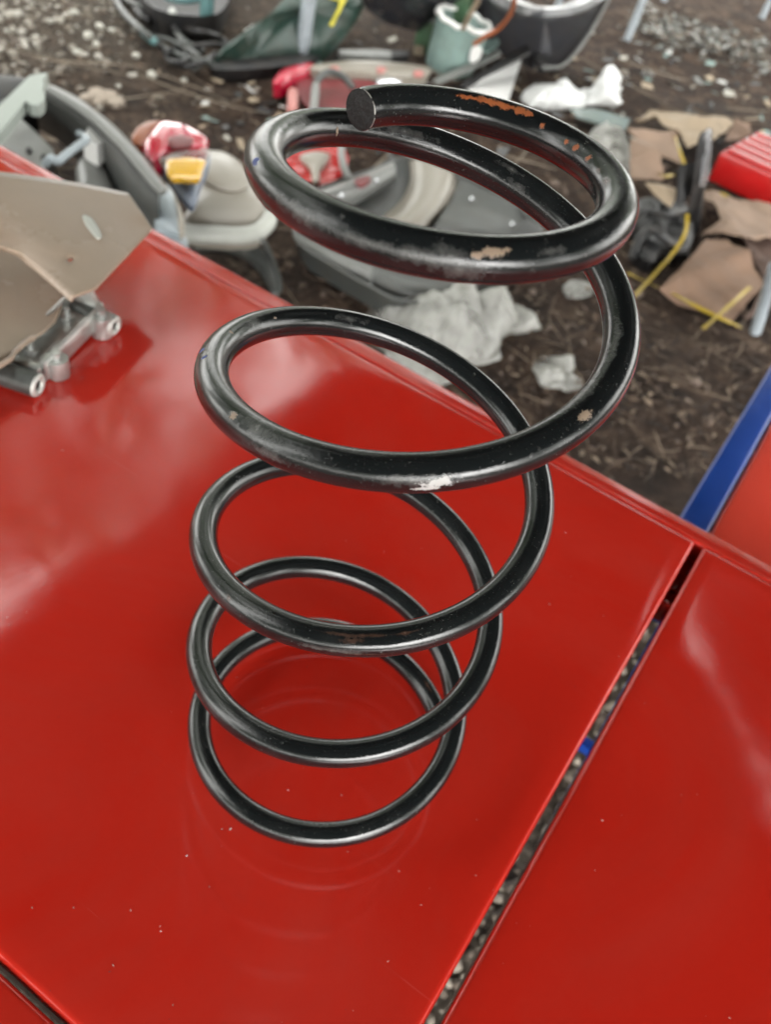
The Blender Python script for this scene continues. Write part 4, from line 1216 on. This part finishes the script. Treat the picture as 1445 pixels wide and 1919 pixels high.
# ------------------------------------------------------------------ bumpers, posts and buckets at the top
def make_top_row():
    t = thing('green_bumper', 'dark green car bumper with yellow paint mark lying on the soil', 'bumper')
    skin = shell('skin', [W(x, y, h) for x, y, h in ((398, 120, .02), (446, 78, .10), (500, 40, .16), (548, -10, .2), (600, -40, .22), (700, -40, .22), (690, -5, .2), (668, 28, .16), (640, 62, .1), (604, 96, .05), (560, 112, .02), (470, 122, .02))], 0.05, 0.05, M['green'], t, 70, 12, power=2.4)
    shell('lower_lip', [W(x, y, .03) for x, y in ((392, 122), (460, 112), (560, 102), (602, 98), (590, 112), (520, 126), (420, 132))], 0.012, 0.04, M['black'], t, 40, 4)
    bm = bmesh.new(); bm.from_mesh(skin.data); tr = BVHTree.FromBMesh(bm); bm.free()
    def on(px, py):
        h = tr.ray_cast(EYE, ray(px, py))
        return (h[0] + h[1].normalized() * 0.004) if h[0] else W(px, py, .2)
    ribbon('yellow_mark', [on(648, -8), on(640, 6), on(632, 22), on(624, 38), on(618, 50)], 0.022, 0.003, M['yellowpaint'], skin, 16)
    ribbon('yellow_mark', [on(612, -4), on(624, 0), on(640, 4)], 0.016, 0.003, M['yellowpaint'], skin, 10)
    o = shell('mud_spot', [on(484 + 4 * math.cos(q), 72 + 8 * math.sin(q)) for q in (0, 1, 2, 3, 4, 5)], 0.004, 0.006, M['lightgrey'], skin, 14, 3)
    settle(t, W(540, 110))
    # charcoal bumper
    t = thing('charcoal_bumper', 'glossy charcoal car bumper corner lying on the soil at the top', 'bumper')
    skin = shell('skin', [W(x, y, h) for x, y, h in ((872, -30, .25), (930, 8, .28), (990, 30, .3), (1058, 30, .3), (1100, 18, .3), (1142, -4, .3), (1116, 44, .2), (1086, 88, .1), (1052, 122, .02), (1014, 126, .02), (980, 112, .03), (934, 88, .05), (890, 40, .12))], 0.06, 0.02, M['greybumper'], t, 70, 12, power=2.4)
    tube('edge', [W(1142, -4, .31), W(1116, 44, .21), W(1086, 90, .11), W(1052, 124, .03), W(1014, 128, .02)], 0.009, M['lightgrey'], t, 30, 8)
    shell('fog_lamp_hole', [W(1016 + 17 * math.cos(q), 108 + 9 * math.sin(q), .075) for q in (0, 1, 2, 3, 4, 5)], 0.002, 0.02, M['black'], skin, 20, 3)
    settle(t, W(1010, 110))
    # black door panel at the top centre
    solid('black_door_panel', [(690, -30, .3), (960, -30, .3), (985, 10, .25), (970, 48, .15), (940, 78, .05), (905, 66, .06), (870, 56, .08), (780, 34, .12), (706, 12, .2)], 0.03, 0.05, M['blackgloss'],
          'black glossy car panel behind the teal bucket', 'car panel')
    # green crate
    t = thing('green_crate', 'green ribbed plastic crate standing behind the teal bucket', 'crate')
    o0, o1 = W(786, 30, .14), W(868, 56, .14)
    dx = (o1 - o0).normalized(); L = (o1 - o0).length
    up = Vector((0, 0, 1)); dy = up.cross(dx).normalized()
    ax = (dx, dy, up)
    box('side_panel', (0, 0, 0.012), (L, 0.012, 0.17), M['greenmesh'], t, 0.003, ax, o0)
    box('lower_rail', (-0.004, -0.006, -0.012), (L + 0.004, 0.018, 0.0118), M['lightgrey'], t, 0.003, ax, o0)
    for i in range(13):
        x = 0.004 + i * (L - 0.014) / 12
        box('rib', (x, -0.005, 0.014), (x + 0.006, -0.0005, 0.168), M['greenmesh'], t, 0.001, ax, o0)
    box('end_panel', (0, 0.0125, 0.0), (0.012, 0.22, 0.17), M['greenmesh'], t, 0.003, ax, o0)
    box('end_panel', (L - 0.012, 0.0125, 0.0), (L, 0.22, 0.17), M['greenmesh'], t, 0.003, ax, o0)
    box('base', (0.0, 0.0, -0.14), (L, 0.22, -0.0122), M['greenmesh'], t, 0.004, ax, o0)
    settle(t, W(826, 60))
    # teal bucket
    t = thing('teal_bucket', 'pale teal ribbed bucket with broken white rim on the soil', 'bucket')
    base = W(838, 136)
    axis = Vector((0.10, 0.06, 1)).normalized()
    a = Vector((1, 0, 0)); a = (a - axis * a.dot(axis)).normalized(); b = axis.cross(a)
    verts, faces = [], []
    prof = [(0.0, 0.004), (0.088, 0.004), (0.094, 0.012), (0.100, 0.10), (0.107, 0.185), (0.111, 0.198), (0.103, 0.198), (0.092, 0.06), (0.088, 0.022), (0.0, 0.02)]
    n = 72
    for r, h in prof:
        for k in range(n):
            q = math.tau * k / n
            rr = r * (1 + (0.022 if (k // 3) % 2 and 0.09 < r < 0.106 else 0))
            hh = h + (0.018 * noise.noise(Vector((math.cos(q) * 2, math.sin(q) * 2, 4))) if h > 0.19 else 0)
            verts.append(base + (a * math.cos(q) + b * math.sin(q)) * rr + axis * hh)
    for i in range(len(prof) - 1):
        for k in range(n):
            faces.append((i * n + k, i * n + (k + 1) % n, (i + 1) * n + (k + 1) % n, (i + 1) * n + k))
    link('wall', mesh_of('wall', verts, faces), t, M['teal'])
    ring = []
    for k in range(73):
        q = math.tau * k / 72
        hh = 0.200 + 0.018 * noise.noise(Vector((math.cos(q) * 2, math.sin(q) * 2, 4))) + 0.006 * noise.noise(Vector((math.cos(q) * 9, math.sin(q) * 9, 1)))
        ring.append(base + (a * math.cos(q) + b * math.sin(q)) * 0.109 + axis * hh)
    brim = tube('rim', ring, 0.0095, M['white'], t, straight=True, sides=8)
    shell('torn_flap', [W(x, y, h) for x, y, h in ((880, 112, .10), (884, 92, .14), (896, 86, .16), (904, 94, .14), (900, 108, .11), (888, 116, .09))], 0.01, 0.006, M['white'], brim, 24, 4)
    settle(t, base)
    o = slab('teal_shard', [W(x, y, .10) for x, y in ((900, 96), (912, 80), (930, 74), (936, 84), (922, 98), (908, 104))], 0.006, M['teal'], None, 0.012, freq=20)
    tag(o, 'torn teal plastic shard right of the bucket', 'plastic shard')
    o = slab('white_board', [W(x, y, h) for x, y, h in ((872, 166, .02), (901, 151, .03), (977, 114, .05), (950, 200, .03), (890, 182, .02))], 0.012, M['white'])
    tag(o, 'bright white board leaning behind the top coil', 'board')
    o = slab('black_plank', [W(x, y, h) for x, y, h in ((862, 166, .03), (985, 92, .14), (993, 104, .14), (978, 112, .14), (905, 148, .07), (880, 166, .03))], 0.016, M['black'])
    tag(o, 'black plastic plank lying along the white board', 'plank')
    o = slab('grey_slat', [W(x, y, h) for x, y, h in ((810, 156, .03), (872, 128, .06), (932, 99, .10), (938, 106, .10), (880, 136, .06), (818, 162, .03))], 0.012, M['lightgrey'])
    tag(o, 'pale grey slat leaning in front of the teal bucket', 'slat')
    o = tube('twig', [W(868, 55, .20), W(880, 30, .28), W(893, 8, .34), W(905, -20, .42)], 0.009, M['cardlight'], None, 12, 8)
    tag(o, 'pale dry stick standing in the teal bucket', 'stick')
    o = tube('rusty_stick', [W(888, 84, .18), W(912, 68, .22), W(938, 52, .26), W(960, 20, .34), W(966, -20, .42)], 0.009, M['rustorange'], None, 16, 8)
    tag(o, 'thin rusty stick leaning right of the teal bucket', 'stick')
    # posts
    spots = [(385, 66, 0.0265, 'tealpost', (0.03, 0.0), 'teal post standing in the tangle of cables'),
             (560, 117, 0.027, 'post', (0.08, 0.03), 'pale post standing against the green bumper'),
             (775, 50, 0.024, 'post', (0.06, 0.02), 'pale post left of the green crate'),
             (1172, 80, 0.017, 'post', (0.08, 0.02), 'pale post right of the charcoal bumper'),
             (1040, 26, 0.017, 'post', (0.05, 0.02), 'pale post rising behind the charcoal bumper'),
             (1240, 10, 0.017, 'post', (0.05, 0.02), 'short seen pale post at the top above the rubbish strip'),
             (1425, 38, 0.017, 'post', (0.06, 0.02), 'pale post in the top right corner')]
    for px, py, r, mt, lean, lab in spots:
        t = thing('metal_post', lab, 'post', 'metal posts set in the ground')
        p = W(px, py)
        if py > 30: p = W(px, py)
        tube('shaft', [p + Vector((0, 0, -0.06)), p + Vector((lean[0] * .5, lean[1] * .5, 0.7)), p + Vector((lean[0], lean[1], 1.5))], r, M[mt], t, 8, 16, hollow=r * 0.85)
        shell('foot_collar', [p + Vector((r * 1.5 * math.cos(q), r * 1.5 * math.sin(q), 0.008)) for q in (0, 1, 2, 3, 4, 5)], 0.006, 0.03, M['soil_dark'], t, 14, 3)
        settle(t, p)
    # tangle of cables and tub
    t = thing('cable_tangle', 'tangle of black and grey cables lying beside the teal post', 'cables')
    lines = [[(205, -25), (222, 10), (240, 34), (270, 62), (300, 86), (338, 106), (372, 116), (398, 118)],
             [(215, -22), (240, 2), (270, 16), (302, 26), (320, 44), (332, 64), (348, 82), (380, 98)],
             [(255, 20), (272, 36), (292, 48), (312, 52), (345, 56), (380, 62), (410, 72), (430, 90)],
             [(300, 84), (316, 110), (330, 122), (352, 126), (382, 116), (404, 100)],
             [(292, 56), (302, 36), (318, 40), (330, 58), (352, 70), (372, 62), (366, 44)],
             [(340, 108), (360, 90), (400, 84), (440, 92), (462, 80)],
             [(250, 40), (268, 58), (290, 70), (316, 76), (350, 92), (372, 106), (376, 124), (362, 130)],
             [(310, 100), (330, 92), (352, 100), (350, 114), (330, 118), (314, 112), (312, 98)]]
    for i, ln in enumerate(lines):
        tube('cable', [W(x, y, 0.02 + 0.012 * ((i + j) % 4)) for j, (x, y) in enumerate(ln)], 0.0125 if i < 3 else 0.009, M['darkgrey'] if i in (0, 1, 6) else M['black'], t, 44, 8)
    tube('tape_wrap', [W(268, 62, .03), W(280, 72, .04), W(292, 81, .03)], 0.0145, M['tealpost'], t, 8, 8)
    settle(t, W(320, 90))
    t = thing('black_tub', 'black tub with teal rim behind the cable tangle', 'tub')
    shell('tub', [W(x, y, .10) for x, y in ((240, -70), (330, -80), (430, -60), (432, -10), (408, 26), (350, 30), (288, 16), (256, -20))], 0.0, 0.10, M['black'], t, 50, 8, dish=0.06)
    tube('teal_rim', [W(300, -14, .11), W(316, -4, .112), W(350, 2, .112), W(382, -4, .11)], 0.014, M['tealpost'], t, 16, 8)
    settle(t, W(340, 20))
    o = shell('white_pebble', [W(323 + 9 * math.cos(q), 28 + 11 * math.sin(q), .06) for q in (0, 1, 2, 3, 4, 5)], 0.015, 0.04, M['offwhite'], None, 20, 5)
    tag(o, 'white rounded stopper lying against the black tub', 'stopper')
make_top_row()

# ------------------------------------------------------------------ rubbish at the right
def creases(v, freq, seed):
    """folded-film relief: ridges where flat facets meet"""
    out = 0.0
    for f, w in ((1.0, 1.0), (2.3, 0.35), (4.9, 0.1)):
        d = noise.voronoi(v * freq * f + Vector((seed, seed * 2, seed)))[0]
        out += w * (d[1] - d[0])
    return out

def film(name, pts, h, bulge, mat, label, cat, seed, crumple=0.02, freq=16):
    """a crumpled film bag: thin skin with creases and a ragged outline, resting on the soil"""
    o = spline([W(x, y, h * 0.3) for x, y in pts], 150, True)
    c = sum(o, Vector()) / len(o)
    o = [p + (p - c) * 0.09 * noise.noise(p * freq * 3.0) for p in o]
    n, rings = len(o), 34
    verts, faces = [], []
    for r in range(rings + 1):
        q = 1 - r / (rings + 1)
        for p in o:
            v = c + (p - c) * q
            k = (1 - q ** 3) ** 0.5
            v.z += bulge * k * (0.45 + 1.1 * noise.noise(v * freq * 0.45 + Vector((seed, 0, 0)))) + crumple * (0.25 + k) * (creases(v, freq, seed) - 0.45)
            v.x += 0.25 * crumple * noise.noise(v * freq * 1.5); v.y += 0.25 * crumple * noise.noise(v * freq * 1.5 + Vector((5, 5, 5)))
            v.z = max(v.z, ground_height(v.x, v.y) + 0.003)
            verts.append(v)
    for r in range(rings):
        for k in range(n):
            k2 = (k + 1) % n
            faces.append((r * n + k, r * n + k2, (r + 1) * n + k2, (r + 1) * n + k))
    faces.append(tuple(rings * n + k for k in range(n)))
    m = mesh_of(name, verts, faces)
    ob = link(name, m, None, mat)
    sm = ob.modifiers.new('thickness', 'SOLIDIFY'); sm.thickness = 0.0012; sm.offset = -1
    return tag(ob, label, cat)

def make_right_rubbish():
    film('white_bag', [(979, 186), (1000, 174), (1030, 164), (1051, 151), (1072, 160), (1089, 172), (1122, 166), (1160, 143), (1160, 172), (1158, 198), (1111, 198), (1066, 206), (1013, 206), (990, 200)], .03, .09, M['bagwhite'],
         'crumpled white plastic bag right of the white board', 'plastic bag', 1.0)
    o = slab('glass_pane', [W(x, y, .03) for x, y in ((1068, 206), (1126, 210), (1180, 226), (1172, 247), (1126, 236), (1080, 222))], 0.006, M['glassgreen'])
    tag(o, 'grey-green glass pane lying below the white bag', 'glass pane')
    film('wrapped_bundle', [(1088, 268), (1100, 254), (1134, 245), (1166, 256), (1180, 290), (1181, 330), (1160, 340), (1130, 320), (1100, 300)], .03, .07, M['bagclear'],
         'bundle in wrinkled clear film beside the top coil', 'bundle', 4.0, 0.025, 22)
    cards = [
        ('cardlight', [(1186, 240, .05), (1215, 211, .03), (1280, 216, .05), (1337, 226, .04), (1373, 232, .03), (1369, 244, .05), (1330, 268, .09), (1288, 280, .08), (1270, 252, .09), (1219, 227, .07)], 'large pale torn cardboard sheet behind the black bracket', 0.02),
        ('card', [(1374, 233, .04), (1405, 232, .04), (1404, 260, .04), (1357, 268, .05)], 'small brown cardboard flap behind the ribbed red box', 0.004),
        ('cardpink', [(1170, 258, .06), (1191, 242, .06), (1268, 258, .07), (1272, 312, .05), (1229, 287, .06)], 'tan cardboard piece under the large pale torn sheet', 0.012),
        ('cardpink', [(1178, 274, .075), (1205, 265, .085), (1227, 293, .08), (1244, 340, .03), (1180, 338, .03)], 'pinkish cardboard flap beside the wrapped bundle', 0.006),
        ('cardlight', [(1204, 358, .10), (1233, 349, .11), (1267, 370, .11), (1257, 390, .10)], 'small pale cardboard scrap on the black bracket', 0.004),
        ('cardpink', [(1308, 367, .03), (1357, 366, .04), (1445, 396, .04), (1500, 420, .04), (1490, 455, .03), (1400, 452, .07), (1312, 448, .02), (1350, 418, .06)], 'crumpled tan cardboard in front of the ribbed red box', 0.03),
        ('card', [(1230, 554, .02), (1275, 505, .05), (1323, 450, .06), (1363, 453, .06), (1398, 482, .05), (1432, 534, .04), (1372, 604, .02), (1300, 580, .02)], 'brown cardboard box flap with yellow straps at the right', 0.008),
        ('carddark', [(1380, 456, .02), (1480, 450, .02), (1470, 560, .02), (1396, 600, .02), (1434, 535, .03)], 'damp dark cardboard at the right edge', 0.012),
    ]
    for i, (mt, pts, lab, cr) in enumerate(cards):
        wp = [W(*p) for p in pts]
        dense = []
        for k in range(len(wp)):
            p, q = wp[k], wp[(k + 1) % len(wp)]
            m_ = 6
            for j in range(m_):
                v = p + (q - p) * (j / m_)
                dense.append(v + Vector((noise.noise(v * 40), noise.noise(v * 40 + Vector((7, 0, 0))), 0)) * (0.006 if j else 0.002))
        o = slab('cardboard', dense, 0.005, M[mt], None, cr, freq=8, seed=i * 3.1, fold=(wp[0], wp[len(wp) // 2], 0.02, 0.05))
        tag(o, lab, 'cardboard', 'cardboard scraps on the soil')
    straps = [
        ([(1176, 512, .03), (1220, 533, .03), (1265, 552, .035), (1300, 572, .04), (1345, 594, .04), (1390, 614, .03)], 'yellow strap along the lower edge of the brown flap'),
        ([(1188, 556, .03), (1225, 516, .04), (1262, 474, .06), (1284, 438, .10), (1288, 402, .14)], 'yellow strap curling up to the black bracket'),
        ([(1318, 616, .03), (1350, 588, .05), (1382, 560, .06), (1406, 538, .06)], 'short yellow strap across the brown flap'),
        ([(1266, 258, .11), (1274, 284, .10), (1284, 312, .08)], 'yellow strap over the large pale cardboard'),
        ([(1234, 326, .05), (1246, 331, .06), (1262, 328, .05)], 'small curled yellow strap beside the pinkish flap'),
        ([(1186, 385, .06), (1200, 402, .05), (1218, 426, .04), (1240, 430, .03)], 'yellow strap bent beside the top coil right rim'),
        ([(1328, 358, .04), (1346, 362, .045), (1372, 372, .04)], 'yellow strap end under the ribbed red box'),
        ([(1412, 262, .05), (1424, 252, .07), (1430, 246, .07)], 'yellow strap end above the ribbed red box')]
    for pts, lab in straps:
        o = ribbon('yellow_strap', [W(*p) for p in pts], 0.011, 0.002, M['yellow'], None, 26, 0.5)
        tag(o, lab, 'strap', 'yellow packing straps')
    # black bracket
    t = thing('black_bracket', 'black metal bracket with upright plate among the cardboard', 'bracket')
    base = W(1292, 452)
    slab('upright_plate', [W(1282, 436, .0), W(1306, 440, .0), W(1312, 400, .09), W(1318, 340, .20), (W(1322, 275, .31)), W(1316, 260, .33), W(1308, 262, .33), W(1304, 300, .27), W(1298, 350, .19)], 0.022, M['black'], t)
    slab('bright_edge', [W(1312, 352, .19), W(1322, 350, .19), W(1328, 290, .29), W(1328, 258, .335), W(1318, 256, .338), W(1319, 300, .27)], 0.024, M['chrome'], t)
    slab('side_arm', [W(1268, 326, .19), W(1304, 322, .21), W(1302, 352, .17), W(1284, 352, .17), W(1284, 380, .12), W(1266, 384, .11)], 0.03, M['black'], t)
    shell('base_casting', [W(x, y, .045) for x, y in ((1182, 400), (1204, 372), (1240, 384), (1262, 366), (1292, 392), (1300, 440), (1284, 476), (1240, 470), (1222, 492), (1186, 466), (1196, 436))], 0.02, 0.06, M['black'], t, 60, 9, crumple=0.02, freq=30)
    tube('hose', [W(1184, 486, .03), W(1196, 452, .07), W(1216, 432, .09), W(1240, 442, .09), W(1262, 462, .06), W(1290, 484, .02)], 0.013, M['soil_dark'], t, 30, 8)
    tube('hose', [W(1190, 410, .07), W(1212, 396, .09), W(1250, 402, .10), W(1284, 396, .08)], 0.009, M['soil_dark'], t, 24, 8)
    settle(t, base)
    # ribbed red box
    t = thing('ribbed_red_box', 'red ribbed metal box lying on cardboard at the right edge', 'metal box')
    p0, p1 = W(1326, 338, .0), W(1445, 395, .0)
    dx = (p1 - p0); dx.z = 0; dx.normalize(); dy = Vector((0, 0, 1)).cross(dx)
    if dy.y < 0: dy = -dy
    ax = (dx, dy, Vector((0, 0, 1)))
    D = 0.36
    box('body', (0, 0, 0.0), (0.75, D, 0.105), M['redbox'], t, 0.006, ax, p0)
    for i in range(5):
        y = 0.025 + i * 0.068
        box('rib', (0.012, y, 0.1052), (0.74, y + 0.036, 0.118), M['redbox'], t, 0.005, ax, p0)
    settle(t, p0)
    # clear bags
    film('clear_bag', [(683, 580), (698, 568), (716, 566), (745, 592), (768, 590), (807, 620), (845, 572), (880, 562), (907, 561), (950, 568), (1008, 610), (1002, 624), (950, 624), (938, 664), (896, 692), (840, 724), (790, 716), (745, 680), (700, 640)], .04, .10, M['bagclear'],
         'large crumpled clear plastic bag on the soil beyond the table edge', 'plastic bag', 2.0, 0.06, 9)
    film('clear_bag', [(1005, 680), (1031, 670), (1074, 680), (1072, 704), (1094, 726), (1062, 731), (1025, 727), (1006, 704)], .015, .03, M['bagclear'],
         'small crumpled clear plastic bag inside the large second coil', 'plastic bag', 6.0, 0.04, 14)
    film('film_scrap', [(1055, 540), (1075, 528), (1105, 534), (1110, 552), (1085, 560), (1060, 556)], .01, .015, M['bagclear'],
         'tiny clear film scrap below the top coil', 'plastic film', 9.0, 0.012, 24)
    t = thing('leaning_pipe', 'grey-white pipe leaning at the right edge below the cardboard', 'pipe')
    tube('pipe', [W(1416, 622, .02), W(1432, 570, .12), W(1452, 500, .26)], 0.016, M['post'], t, 10, 14, hollow=0.012)
    settle(t, W(1416, 622))
make_right_rubbish()
